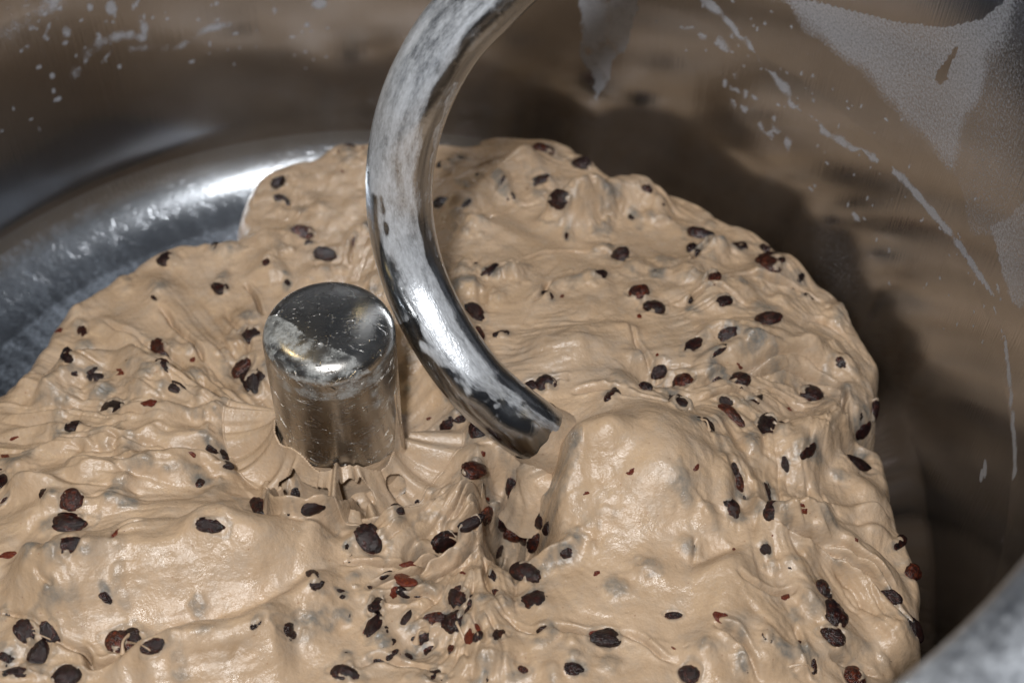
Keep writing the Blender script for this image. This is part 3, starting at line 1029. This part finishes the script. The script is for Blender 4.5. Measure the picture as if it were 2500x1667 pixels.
WD = np.where(X > 60, 11.0, 16.0)
q = np.clip((ed + 3) / WD, 0, 1)
profl = np.sqrt(np.clip(1 - (1 - q) ** 2.2, 0, 1))
H = FZ + (H - FZ) * profl
keep = ed > -3.6
Hb = H.copy()
for _ in range(40):
    Hb[1:-1] = .25 * Hb[:-2] + .5 * Hb[1:-1] + .25 * Hb[2:]
    Hb[:, 1:-1] = .25 * Hb[:, :-2] + .5 * Hb[:, 1:-1] + .25 * Hb[:, 2:]
# room for the hook: dough must not poke through its upper side before it dives
vis = HS < s_at(1066)
hk = [q[:2] for q in hp[vis][::6]]
hz = hp[vis][::6, 2]
hk, hz = hk[-40:], hz[-40:]
sl = box(hk, 70)
dh, _, fh = seg_dist(X[sl], Y[sl], hk)
ex = np.maximum(sample(Hb, [q[0] for q in hk], [q[1] for q in hk]) - (hz - 8), 0)
ex = np.convolve(np.pad(ex, 5, mode='edge'), np.ones(11) / 11, 'valid')
ex *= 1 - .6 * sstep(.92, 1.0, np.linspace(0, 1, 40))
e_ = np.interp(fh, np.linspace(0, 1, 40), ex)
H[sl] -= e_ * np.exp(-(dh / 21) ** 2.4)
H1 = H.copy()

# ------------------------------------------------------------------ raisins
# crop, x, y, length, width, angle (clockwise), kind: R bare, P partly filmed, G under a film, F torn scrap
RS = """
1 1905 1250 75 70 0 R|2 45 1035 110 75 -40 R|2 1400 1025 210 90 10 S|2 1620 1010 130 70 20 R|2 1660 1125 100 75 30 R|2 800 1095 100 45 -20 P
2 700 1130 60 35 0 P|2 960 1210 60 35 0 P|2 1110 1250 125 80 60 R|2 1160 1350 135 65 50 R|2 1385 1245 150 115 0 R|2 1500 1365 135 125 0 R
2 1810 1300 95 55 -5 R|2 705 1400 130 85 -10 R|2 865 1395 75 38 -45 P|2 2020 1520 125 90 75 R|2 2210 1510 95 50 -20 P|2 1690 1460 50 28 50 F
2 2100 1295 70 55 10 S|2 2190 1370 70 45 20 G|2 170 1540 80 40 90 P|4 2065 55 150 90 20 S|4 2110 130 58 52 0 R|4 2225 200 125 108 20 R
4 1165 245 125 105 20 P|4 1510 170 140 85 10 P|4 1105 410 110 100 -60 G|4 1055 500 50 32 45 R|4 1505 430 90 62 30 R|4 1525 375 80 70 0 G|4 1825 260 58 52 0 S
4 405 720 36 26 0 F|4 560 715 75 62 60 S|4 525 690 60 60 0 G|4 455 895 112 82 60 R|4 1095 860 152 108 50 S|4 1320 920 42 36 0 F
4 1690 770 212 132 -35 R|4 1655 975 150 100 -60 S|4 1730 1090 192 118 80 R|4 1800 1040 130 75 80 R|4 670 1045 152 64 5 R|4 520 1005 95 52 10 P
4 440 1030 70 55 0 G|4 620 1000 85 42 -30 P|4 815 980 38 30 0 F|4 815 1020 32 26 0 F|4 320 1135 88 42 -35 F|4 780 1240 172 88 15 R
4 1020 1215 78 38 5 F|4 1020 1005 125 75 25 G|4 1220 1115 125 65 20 P|4 890 950 70 50 20 G|4 1400 1180 130 110 20 G|4 1610 1250 115 95 -40 G
4 505 1370 112 40 -10 P|4 1640 1480 115 120 0 G|4 1490 1540 132 54 30 R|4 1490 1305 64 30 35 P|4 90 1450 42 24 -10 F|4 1410 1490 34 24 40 F
4 2320 310 70 60 0 G|5 90 110 95 35 -60 S|5 260 455 92 64 70 R|5 1570 70 138 64 80 P|5 1920 215 135 90 -55 R|5 1260 300 74 64 0 R|5 1220 335 90 60 -20 G
5 790 430 80 88 80 R|5 880 400 118 102 -20 R|5 930 300 64 54 70 P|5 890 345 80 70 -40 G|5 1770 345 84 44 -30 R|5 2040 460 118 74 -20 S
5 2145 570 142 114 20 R|5 2220 260 155 95 60 G|5 930 600 145 84 55 R|5 1095 500 90 75 0 G|5 955 740 84 50 70 S|5 1115 755 98 48 -20 R
5 2170 870 92 44 -65 F|5 1410 1085 122 94 0 R|5 1300 1095 94 60 -10 R|5 2180 1005 112 78 -30 R|5 2090 1105 84 62 20 R|5 2338 1068 130 84 -20 S
5 2250 1190 125 112 -60 R|5 2330 1235 145 125 20 R|5 690 1460 128 104 20 S|5 600 1490 80 70 0 G|5 745 1355 112 66 -30 R|5 800 1310 104 64 0 R
5 660 1190 64 50 20 F|5 605 1320 28 24 0 F|5 455 1030 60 55 0 G|5 450 1150 50 45 0 G|5 1590 400 125 85 10 G|5 1170 340 60 40 0 G
6 135 65 172 86 10 R|6 275 125 74 58 30 R|6 200 15 80 55 0 G|6 610 265 152 88 30 S|6 650 220 110 72 35 P|6 580 165 66 48 0 R
6 220 375 122 98 -60 S|6 310 515 108 64 -15 R|6 70 600 68 48 70 R|6 550 578 130 75 0 G|6 605 645 152 84 -20 R|6 515 785 124 84 5 R
6 95 820 172 64 -35 R|6 260 850 124 48 -25 R|6 870 500 74 44 20 P|6 480 900 155 85 0 G|6 1150 930 155 120 35 G|6 315 1210 94 64 10 R
6 510 1210 112 66 -40 R|6 355 1295 185 64 40 S|6 160 1350 124 84 20 R|6 895 1160 134 124 0 R|6 585 1370 174 130 -80 R|6 700 1380 95 110 0 G
6 500 1500 124 54 65 R|6 1215 1290 114 66 75 P|6 1325 1270 152 55 -75 R|6 850 1490 74 28 70 F|6 745 1260 38 32 0 F|6 60 500 60 50 0 G|6 120 290 70 50 0 G
7 95 85 134 66 10 P|7 15 190 84 64 90 R|7 490 320 144 114 -15 S|7 490 480 225 115 5 R|7 345 530 130 100 0 G|7 465 630 162 114 -20 R
7 380 700 112 44 -15 F|7 30 705 94 50 10 F|7 230 655 112 40 -15 P|7 770 300 94 64 30 P|7 880 345 124 58 15 P|7 1780 380 144 124 45 R
7 1450 495 172 84 10 R|7 800 545 64 34 -10 F|7 800 620 95 74 0 G|7 560 710 36 28 0 F|7 1530 20 94 58 35 R|7 1555 85 84 44 15 R
7 2015 280 104 64 -75 R|7 2150 370 144 76 -10 R|7 1950 420 66 44 -20 R|7 180 1230 154 114 60 R|7 340 1230 162 114 45 R|7 265 1370 172 124 -65 R
7 30 1410 114 132 0 R|7 130 1490 222 66 -5 R|7 460 1520 184 124 0 R|7 820 1290 160 140 -60 S|7 920 1255 130 112 40 R|7 1060 1310 172 96 -15 R
7 1285 1475 54 38 -20 F|7 1190 1425 46 20 0 F|7 2070 1165 88 82 60 R|7 1970 1195 76 54 -60 R|7 1990 1245 74 40 -50 R|7 2310 1130 124 74 -50 R
7 380 970 105 100 60 G|7 1370 1040 100 80 20 G|7 1400 1210 160 55 -10 G|7 1380 210 95 65 15 P|7 1490 255 85 65 20 G|7 1520 400 40 26 30 F|7 30 330 104 34 -50 S
8 595 100 154 84 50 R|8 510 145 124 58 80 S|8 915 115 144 104 0 S|8 540 325 104 34 -45 R|8 440 265 85 36 -30 P|8 210 605 224 152 55 R
8 720 600 192 114 -20 R|8 900 475 172 80 -30 R|8 990 420 114 64 -55 S|8 1190 235 134 84 80 R|8 1190 310 94 74 60 R|8 1130 430 164 124 -50 R
8 1350 590 192 94 -35 R|8 1425 505 84 54 -50 R|8 1190 555 154 66 0 S|8 1270 600 66 54 0 R|8 1575 640 154 112 -45 P|8 1275 810 164 104 25 R
8 1080 670 66 62 0 G|8 1330 1010 214 134 25 P|8 2090 790 155 125 20 G|8 2048 755 64 54 70 R|8 475 750 112 40 -5 F|8 430 855 112 64 30 F
8 310 830 84 36 -35 R|8 795 1000 134 114 60 R|8 650 1130 154 84 -5 S|8 770 1140 134 122 0 P|8 540 1240 154 122 0 P|8 600 1340 124 74 -25 S
8 540 1170 114 46 -10 R|8 245 1030 104 66 -50 R|8 240 1160 172 84 -70 R|8 30 1120 94 92 0 R|8 1400 1210 104 94 -30 R|8 1395 1280 110 80 -30 G|8 1810 1255 190 104 0 R
8 1790 1210 150 50 -5 F|8 2280 1105 108 50 0 R|8 1755 820 44 36 -20 F|8 1815 1085 48 34 20 F|8 1690 1155 38 30 0 F|8 1650 1480 48 36 20 F|8 1255 1485 94 54 30 S
8 40 1500 154 94 15 R|8 650 1555 154 50 -5 R|8 2300 1340 94 26 35 F|8 330 1300 94 54 -30 P|8 360 1370 94 36 -40 R|8 760 1340 74 32 80 S
8 20 980 64 36 20 R|8 205 930 54 44 0 R|8 110 915 44 30 0 P|8 1980 125 56 42 -20 F|8 1680 275 28 22 0 F|8 1600 1370 60 50 0 G|8 1850 1440 130 90 0 G|8 1880 930 100 110 0 G
9 720 75 94 54 80 P|9 1225 75 172 60 20 R|9 400 195 154 66 75 S|9 375 110 90 40 70 R|9 410 330 145 95 80 P|9 600 270 134 46 80 R|9 860 385 54 42 0 F
9 440 490 64 44 20 F|9 625 560 50 32 30 F|9 380 655 44 30 80 F|9 590 660 76 62 45 R|9 675 785 64 40 -30 F|9 975 930 134 80 60 R|9 900 1010 140 110 30 G
9 1065 1100 192 120 70 R|9 1050 1250 164 104 35 R|9 840 1350 124 104 80 R|9 890 1440 154 76 70 R|9 65 1510 134 126 0 R|9 270 1115 80 68 20 F
9 380 1175 54 34 40 F|9 1190 1525 124 94 0 S|9 1390 1410 94 56 10 R|9 1400 1475 100 80 0 G|9 1450 980 144 76 30 P|9 1595 810 104 84 -60 S
9 1600 1210 184 94 55 P|9 1030 505 100 60 10 G|9 370 1270 125 105 0 G|9 440 1475 66 54 60 P|9 20 260 150 150 0 G|9 180 470 150 120 20 G|9 710 980 40 20 10 F|9 1090 160 130 70 10 G
9 60 640 90 120 0 G|9 820 760 150 70 20 G|9 1210 1290 100 60 20 G|9 100 100 50 36 -30 F
"""
rlist = []
for ln in RS.replace('\n', '|').split('|'):
    t = ln.split()
    if len(t) == 7:
        rlist.append((int(t[0]),) + tuple(float(q_) for q_ in t[1:6]) + (t[6],))


def normal_at(x, y, F, e=2.4):
    hx = (sample(F, x + e, y) - sample(F, x - e, y)) / (2 * e)
    hy = (sample(F, x, y + e) - sample(F, x, y - e)) / (2 * e)
    n = np.array([-hx, -hy, 1.0])
    return n / np.linalg.norm(n)


def on_plane(U, V, p, n):
    d = ray(U, V)
    return CAM + d * (((p - CAM) @ n) / (d @ n))


film = np.zeros(SH, np.float32)
tn = fnoise(SH, 7, 7, 51) + .5 * fnoise(SH, 3, 3, 52)
placed = []
Hs = H1.copy()
from_k = np.array([.25, .5, .25])
for _ in range(5):        # smoothed copy for stable normals
    Hs[1:-1] = .25 * Hs[:-2] + .5 * Hs[1:-1] + .25 * Hs[2:]
    Hs[:, 1:-1] = .25 * Hs[:, :-2] + .5 * Hs[:, 1:-1] + .25 * Hs[:, 2:]
xr = np.random.default_rng(77)
for _ in range(330):
    U_, V_ = xr.uniform(0, 2250), xr.uniform(360, 1667)
    p_ = hit(U_, V_, H1)
    rp_ = np.hypot(p_[0], p_[1])
    if rp_ > 284 or p_[2] < FZ + 40 or rp_ < 45 or abs(U_ - 1000) < 40 and V_ < 900 or (1240 < U_ < 1420 and 950 < V_ < 1150):
        continue
    if sample(calm, p_[0], p_[1]) > .45:
        continue
    kd = 'P' if xr.random() < .22 else ('F' if xr.random() < .12 else 'G')
    sz = xr.uniform(80, 150) if kd != 'F' else xr.uniform(26, 46)
    rlist.append((1, U_ * 2.8, V_ * 2.8, sz, sz * xr.uniform(.5, .9), xr.uniform(-90, 90), kd if kd != 'G' else 'H'))
for _ in range(26):
    U_, V_ = xr.normal(1040, 120), xr.normal(1500, 100)
    if V_ > 1655 or V_ < 1310:
        continue
    sz = xr.uniform(50, 120)
    rlist.append((1, U_ * 2.8, V_ * 2.8, sz, sz * xr.uniform(.45, .8), xr.uniform(-90, 90), xr.choice(['R', 'S', 'P', 'P', 'F'])))
for (k, x, y, L, Wd, a, kind) in rlist:
    (U, V), = Z(k, (x, y))
    if kind == 'R' and L < 140 and int(x * 3 + y) % 10 < 2:
        kind = 'P'
    p = hit(U, V, H1)
    if np.hypot(p[0], p[1]) > 296 or p[2] < FZ + 2:
        continue
    n = normal_at(p[0], p[1], Hs)
    vd = CAM - p
    vd /= np.linalg.norm(vd)
    if n @ vd < .35:           # grazing: lean the piece towards the open side
        n = n + vd * .6
        n /= np.linalg.norm(n)
    ca, sa = math.cos(math.radians(a)), math.sin(math.radians(a))
    hl = L / 2.8 / 2 * 1.25
    hw = Wd / 2.8 / 2 * 1.22
    q1 = on_plane(U + ca * hl, V + sa * hl, p, n) - on_plane(U - ca * hl, V - sa * hl, p, n)
    q2 = on_plane(U - sa * hw, V + ca * hw, p, n) - on_plane(U + sa * hw, V - ca * hw, p, n)
    l1, l2 = np.linalg.norm(q1), np.linalg.norm(q2)
    ax1 = q1 / l1
    ax2 = np.cross(n, ax1)
    l1 = min(l1, 17)
    l2 = min(l2, 12, l1 * 1.25)
    if kind == 'F':
        l3 = max(.35 * l2, 1.0)
    else:
        l3 = max(.62 * l2, 2.6)
    r1, r2, r3 = l1 / 2, l2 / 2, l3 / 2
    sink = {'R': .0, 'S': .0, 'F': .1, 'P': (1 - .6) - (.3 + .45) / r3, 'G': .5, 'H': 1.0}[kind] * r3
    c = p - n * sink
    B = np.stack([ax1, ax2, n], -1)
    hid = kind == 'H'
    if hid:
        kind = 'G'
    else:
        placed.append((c, B, (r1, r2, r3), kind, (U, V)))
    # dough around and over it
    R = max(r1, r2) * 1.9 + 2
    sl = box([c[:2]], R)
    dx, dy = X[sl] - c[0], Y[sl] - c[1]
    dz = H[sl] - c[2]
    # horizontal ellipse footprint
    Ai = B @ np.diag([1 / r1 ** 2, 1 / r2 ** 2, 1 / r3 ** 2]) @ B.T
    aa = Ai[2, 2]
    bb = 2 * (Ai[0, 2] * dx + Ai[1, 2] * dy)
    cc = Ai[0, 0] * dx * dx + Ai[1, 1] * dy * dy + 2 * Ai[0, 1] * dx * dy - 1
    disc = bb * bb - 4 * aa * cc
    inside = disc > 0
    top = c[2] + (-bb + np.sqrt(np.maximum(disc, 0))) / (2 * aa)
    pl = dx * ax1[0] + dy * ax1[1]
    qq = np.sqrt((pl / r1) ** 2 + ((dx * ax2[0] + dy * ax2[1]) / r2) ** 2 + 1e-9)
    hh = H[sl]
    ff = film[sl]
    t_ = tn[sl]
    qn = qq * (1 + .13 * t_)
    if kind == 'F':
        H[sl] = hh + .12 * np.exp(-((qq - 1.12) / .3) ** 2)
    elif kind in 'RS':
        # uneven lip of dough pressed up round the piece, here and there a lick of film over it
        rim = .8 * np.exp(-((qn - 1.12) / .24) ** 2)
        hn = hh + rim * (.55 + .5 * t_) - np.where(qq < 1, .5 * r3 * (1 - qq ** 2), 0)
        lick = inside & (t_ > .75) & (qq > .45)
        hn = np.where(lick, np.maximum(hn, top + .5 * (t_ - .75)), hn)
        H[sl] = hn
        film[sl] = np.maximum(ff, np.maximum(.42 * np.exp(-((qn - 1.05) / .16) ** 2), np.where(lick, .55, 0)))
    else:
        bmp = (.6 if kind == 'P' else .85) * r3 + .3
        hn = hh + bmp * np.exp(-(qn / 1.02) ** 2.4) + (.42 if kind == 'P' else .12) * t_ * np.exp(-(qn / .9) ** 4)
        H[sl] = hn
        w_ = np.exp(-(qn / .92) ** 5)
        film[sl] = np.maximum(ff, w_ * (np.clip(.66 - .30 * t_, .25, .95) if kind == 'P' else np.clip((.24 if hid else .42) - .24 * t_, .0, .75)))
# one light smoothing pass so that sockets and films join softly
Hn = H.copy()
Hn[1:-1, 1:-1] = .5 * H[1:-1, 1:-1] + .125 * (H[:-2, 1:-1] + H[2:, 1:-1] + H[1:-1, :-2] + H[1:-1, 2:])
H = Hn
film = np.clip(film, 0, 1)
H = np.maximum(H, FZ - 1.5)

# push steep edges outwards a little so that the mass bulges instead of falling sheer
idx = -np.ones(SH, np.int64)
qk = keep[:-1, :-1] | keep[1:, :-1] | keep[:-1, 1:] | keep[1:, 1:]
qi, qj = np.where(qk)
use = np.zeros(SH, bool)
for a_, b_ in ((0, 0), (0, 1), (1, 0), (1, 1)):
    use[qi + a_, qj + b_] = True
idx[use] = np.arange(use.sum())
DV = np.stack([X[use], Y[use], H[use]], -1) * MM
DQ = np.stack([idx[qi, qj], idx[qi, qj + 1], idx[qi + 1, qj + 1], idx[qi + 1, qj]], -1)
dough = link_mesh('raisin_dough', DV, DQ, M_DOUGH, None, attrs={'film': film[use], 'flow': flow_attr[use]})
dough['label'] = 'large mass of tan sticky dough studded with dark raisins in the bowl'
dough['category'] = 'dough'


# --- raisin shapes
def ico(sub):
    import bmesh
    bm = bmesh.new()
    bmesh.ops.create_icosphere(bm, subdivisions=sub, radius=1)
    v = np.array([q_.co[:] for q_ in bm.verts])
    f = np.array([[q_.index for q_ in t.verts] for t in bm.faces])
    bm.free()
    return v, f


IV, IF = ico(4)
SV, SF = ico(3)


def wnoise(P, freq, seed, n=10):
    r_ = np.random.default_rng(seed)
    s = np.zeros(len(P))
    for _ in range(n):
        k_ = r_.normal(size=3)
        k_ *= freq / np.linalg.norm(k_) * r_.uniform(.6, 1.5)
        s += np.sin(P @ k_ + r_.uniform(0, 6.28))
    return s / math.sqrt(n / 2)


def raisin_mesh(name, seed, mat):
    r_ = np.random.default_rng(seed)
    w1 = wnoise(IV, 1.8, seed)
    w2 = wnoise(IV + .15 * w1[:, None], 5.5, seed + 100)
    w3 = wnoise(IV * np.array([.6, 1.3, 1]) + .12 * w2[:, None], 10, seed + 200)
    rad = 1.0 + .09 * w1 + .03 * w2 - .11 * np.exp(-(w2 / .45) ** 2) - .06 * np.exp(-(w3 / .4) ** 2)
    spk = r_.normal(size=3)
    spk /= np.linalg.norm(spk)
    rad += r_.uniform(0, .3) * np.exp(-np.maximum(1 - IV @ spk, 0) / .06)
    P = IV * rad[:, None]
    P[:, 1] *= 1 - .18 * P[:, 0] * r_.choice([-1, 1])
    P[:, 1] += .12 * (P[:, 0] ** 2) * r_.choice([-1, 1])
    me_o = link_mesh(name, P, IF, mat)
    me = me_o.data
    bpy.data.objects.remove(me_o)
    return me


def scrap_mesh(name, seed, mat):
    w1 = wnoise(SV, 2.4, seed)
    w2 = wnoise(SV, 6, seed + 50)
    P = SV * (.85 + .28 * w1 + .10 * w2)[:, None]
    P[:, 2] += .5 * P[:, 0] * P[:, 1]
    me_o = link_mesh(name, P, SF, mat)
    me = me_o.data
    bpy.data.objects.remove(me_o)
    return me


RM = [raisin_mesh('raisin', 300 + 7 * i, M_RAISIN) for i in range(9)]
M_RED = raisin_material('raisin_red', (.022, .006, .005), (.15, .028, .008), 1.0)
RR = [raisin_mesh('raisin', 500 + 7 * i, M_RED) for i in range(5)]
SM = [scrap_mesh('raisin_scrap', 700 + 7 * i, M_SCRAP) for i in range(6)]
for i, (c, B, rr_, kind, uvp) in enumerate(placed):
    if kind == 'F':
        me, nm = SM[i % len(SM)], 'raisin_scrap'
    elif kind == 'S':
        me, nm = RR[i % len(RR)], 'raisin'
    else:
        me, nm = RM[i % len(RM)], 'raisin'
    o = bpy.data.objects.new(nm, me)
    COL.objects.link(o)
    o.parent = dough
    sg = 1 if (i * 7) % 3 else -1
    mw = Matrix.Identity(4)
    for r_ in range(3):
        mw[r_][0] = B[r_, 0] * rr_[0] * MM * sg
        mw[r_][1] = B[r_, 1] * rr_[1] * MM * sg
        mw[r_][2] = B[r_, 2] * rr_[2] * MM
        mw[r_][3] = c[r_] * MM
    o.matrix_world = mw
    if kind == 'S':
        o['label'] = 'reddish brown torn raisin'
    elif kind == 'G':
        o['label'] = 'raisin hidden under a thin film of dough'

# --- strands of dough pulled across raisins and off the post


def strand(pts, rad, lift=1.2):
    P = []
    for u_, v_ in pts:
        q_ = hit(u_, v_, H)
        P.append(q_)
    P = np.array(smooth_poly(P, 6))
    t_ = np.linspace(0, 1, len(P))
    P[:, 2] += lift * np.sin(math.pi * t_) * 2
    T = np.gradient(P, axis=0)
    T /= np.linalg.norm(T, axis=1)[:, None]
    a1 = np.cross(T, [0, 0, 1.0])
    a1 /= np.linalg.norm(a1, axis=1)[:, None] + 1e-9
    a2 = np.cross(T, a1)
    th = np.linspace(0, 2 * math.pi, 8, endpoint=False)
    r_ = rad * (1 + 1.6 * (2 * np.abs(t_ - .5)) ** 3)
    v = P[:, None] + r_[:, None, None] * (np.cos(th)[None, :, None] * a1[:, None] + np.sin(th)[None, :, None] * a2[:, None])
    nn_ = v.reshape(-1, 3)
    o = link_mesh('dough_strand', nn_ * MM, grid_quads(len(P), 8, True), M_DOUGH, dough,
                  attrs={'film': np.zeros(len(nn_)), 'flow': np.zeros(len(nn_))})
    return o


for pts, r_ in ((Z(7, (110, 1240), (200, 1230), (300, 1180)), .35), (Z(7, (150, 1200), (260, 1250), (420, 1300)), .3), (Z(7, (840, 1370), (850, 1300), (900, 1230)), .6),
                (Z(7, (880, 1290), (980, 1330), (1060, 1370)), .3), (Z(8, (640, 640), (720, 590), (800, 590)), .3), (Z(8, (520, 1290), (540, 1230), (590, 1200)), .7),
                (Z(8, (1150, 520), (1165, 580), (1190, 640)), .35), (Z(9, (750, 1455), (850, 1455), (900, 1475)), .45), (Z(8, (790, 1150), (810, 1200), (850, 1270)), .6),
                (Z(6, (150, 1330), (180, 1360), (200, 1400)), .4)):
    strand(pts, r_)


def cord(P, rad, flat=1.0):
    P = np.array(smooth_poly(P, 10))
    T = np.gradient(P, axis=0)
    T /= np.linalg.norm(T, axis=1)[:, None]
    a1 = np.cross(T, [0, -.6, .8])
    a1 /= np.linalg.norm(a1, axis=1)[:, None] + 1e-9
    a2 = np.cross(T, a1)
    th = np.linspace(0, 2 * math.pi, 12, endpoint=False)
    t_ = np.linspace(0, 1, len(P))
    r_ = rad * (1 + .9 * (2 * np.abs(t_ - .5)) ** 4 + .12 * np.sin(t_ * 17 + rad))
    v = P[:, None] + r_[:, None, None] * (np.cos(th)[None, :, None] * a1[:, None] * flat + np.sin(th)[None, :, None] * a2[:, None])
    v = v.reshape(-1, 3)
    return link_mesh('dough_strand', v * MM, grid_quads(len(P), 12, True), M_DOUGH, dough,
                     attrs={'film': np.full(len(v), .1), 'flow': np.zeros(len(v))})


def p1(x, y, z):
    return at_z(600 + x / 2.413, 650 + y / 2.413, z)


cord([p1(880, 760, -15), p1(890, 860, -28), p1(905, 960, -42), p1(925, 1060, -62)], .35)


def sleeve(name, P, film_v):
    n0, n1_ = P.shape[:2]
    return link_mesh(name, (P * MM).reshape(-1, 3), grid_quads(n0, n1_, True), M_DOUGH, dough,
                     attrs={'film': np.full(n0 * n1_, film_v) if np.isscalar(film_v) else film_v.ravel(), 'flow': np.zeros(n0 * n1_)})


# film clinging to the end of the hook: ragged upper edge, thickening towards the dough
na, nl = 240, 60
th = np.linspace(0, 2 * math.pi, na, endpoint=False)
rg = fnoise((8, na), 9, 3, 81)[0] * 1.6 + fnoise((8, na), 30, 3, 82)[0] * 2.0
s_start = s_at(1052) + .55 * rg
tl = np.linspace(0, 1, nl)
SS = s_start[None] + tl[:, None] * (HS[-1] - 2 - s_start[None])
ct = np.stack([np.interp(SS, HS, hp[:, i]) for i in range(3)], -1)
f1 = np.stack([np.interp(SS, HS, e1[:, i]) for i in range(3)], -1)
f2 = np.stack([np.interp(SS, HS, e2[:, i]) for i in range(3)], -1)
rad = 15.12 + .5 * sstep(0, .08, tl)[:, None] + 1.0 * sstep(.05, .3, tl)[:, None] + 9 * (tl[:, None] ** 1.6) + .35 * fnoise((nl, na), 20, 6, 83)
sleeve('dough_film', ct + rad[..., None] * (np.cos(th)[None, :, None] * f1 + np.sin(th)[None, :, None] * f2), np.clip(.10 + .12 * fnoise((nl, na), 24, 8, 84), 0, 1))
# webbing on the foot of the post
zt = -68 + 6 * np.cos(th - 3.5) + 3.4 * np.maximum(fnoise((8, na), 8, 3, 85)[0], -.4) ** 2 + 2.5 * fnoise((8, na), 22, 3, 86)[0]
zz = zt[None] + tl[:, None] * (-118 - zt[None])
rad = 30.02 + .35 * sstep(0, .05, tl)[:, None] + .5 * sstep(.03, .3, tl)[:, None] * (1 + .4 * fnoise((nl, na), 12, 14, 87)) + 13 * (tl[:, None] ** 2.0) * (1 + .25 * np.sin(th * 9 + 2 * np.sin(3 * th))[None])
sleeve('dough_film', np.stack([rad * np.cos(th)[None], rad * np.sin(th)[None], zz], -1), np.clip(.12 + .22 * fnoise((nl, na), 14, 10, 88), 0, .7))

# neck of dough hanging from the end of the hook
k_e = int(np.argmin(np.abs(HS - s_at(1062))))
pe = hp[k_e]
nk = np.array(smooth_poly([pe + (0, 0, 3), pe + (1, -4, -6), at_z(1312, 1150, pe[2] - 14), at_z(1318, 1205, pe[2] - 24), at_z(1312, 1260, pe[2] - 40)], 14))
T = np.gradient(nk, axis=0)
T /= np.linalg.norm(T, axis=1)[:, None]
u1 = np.cross(T, [0, .8, .6])
u1 /= np.linalg.norm(u1, axis=1)[:, None]
u2 = np.cross(T, u1)
tn_ = np.linspace(0, 1, len(nk))
rn = (12.5 - 3.0 * np.sin(math.pi * tn_) + 5 * tn_ ** 3)[:, None] * (1 + .04 * fnoise((len(nk), 120), 16, 10, 95) + .03 * fnoise((len(nk), 120), 5, 22, 96))
th2 = np.linspace(0, 2 * math.pi, 120, endpoint=False)
sleeve('dough_neck', nk[:, None] + rn[..., None] * (np.cos(th2)[None, :, None] * u1[:, None] + .8 * np.sin(th2)[None, :, None] * u2[:, None]), np.clip(.12 + .16 * fnoise((len(nk), 120), 20, 12, 97), 0, .6))
# web of dough stretched from the post to the mass, torn into holes
nt_, nth = 60, 420
tw = np.linspace(0, 1, nt_)[:, None]
aw = np.linspace(-3.5, .1, nth)[None]
w1 = fnoise((8, nth), 40, 3, 91)[0][None]
w2 = fnoise((nt_, nth), 34, 10, 92)
rb = 50 + 5 * w1
xb, yb = rb * np.cos(aw), rb * np.sin(aw)
zb = sample(H, xb, yb) - 1.0
z0 = -62 + 9 * np.cos(aw + 3.0) + 2.5 * w1
rw = 30.05 + (rb - 30.05) * tw ** 1.35
z0 = zb + (z0 - zb) * sstep(-3.5, -2.7, aw) * np.clip((.1 - aw) / .6, 0, 1)
zw = z0 + (zb - z0) * (1 - (1 - tw) ** 1.9) - .6 * (1 - sstep(-3.5, -2.9, aw) * np.clip((.1 - aw) / .4, 0, 1))
zw = np.maximum(zw, sample(H, rw * np.cos(aw), rw * np.sin(aw)) + .3 * (1 - tw))
hole = np.zeros((nt_, nth))
for ha, ht, sa_, st_ in ((-1.95, .62, .34, .25), (-1.28, .55, .2, .24), (-.75, .5, .13, .2)):
    hole = np.maximum(hole, 1.4 - ((aw - ha) / sa_) ** 2 - ((tw - ht) / st_) ** 2)
hole = hole + .10 * w2
# scalloped upper edge between the points where it grips the post
grip = .07 + .07 * np.sin(aw * 7 + 1.0) + .03 * w1
keepw = (hole < .45) & (tw > grip)
gq = grid_quads(nt_, nth)
kq = keepw.ravel()[gq].all(1)
gq = gq[kq]
used = np.unique(gq)
rem = -np.ones(nt_ * nth, int)
rem[used] = np.arange(len(used))
Pw = np.stack([rw * np.cos(aw), rw * np.sin(aw), zw], -1).reshape(-1, 3)[used]
web = link_mesh('dough_web', Pw * MM, rem[gq], M_DOUGH, dough, attrs={'film': np.full(len(used), .08), 'flow': np.zeros(len(used))})
md = web.modifiers.new('thickness', 'SOLIDIFY')
md.thickness = .0011
md.offset = 0
md = web.modifiers.new('round', 'SUBSURF')
md.levels = md.render_levels = 1
print('raisins', len(placed), 'dough verts', len(DV))
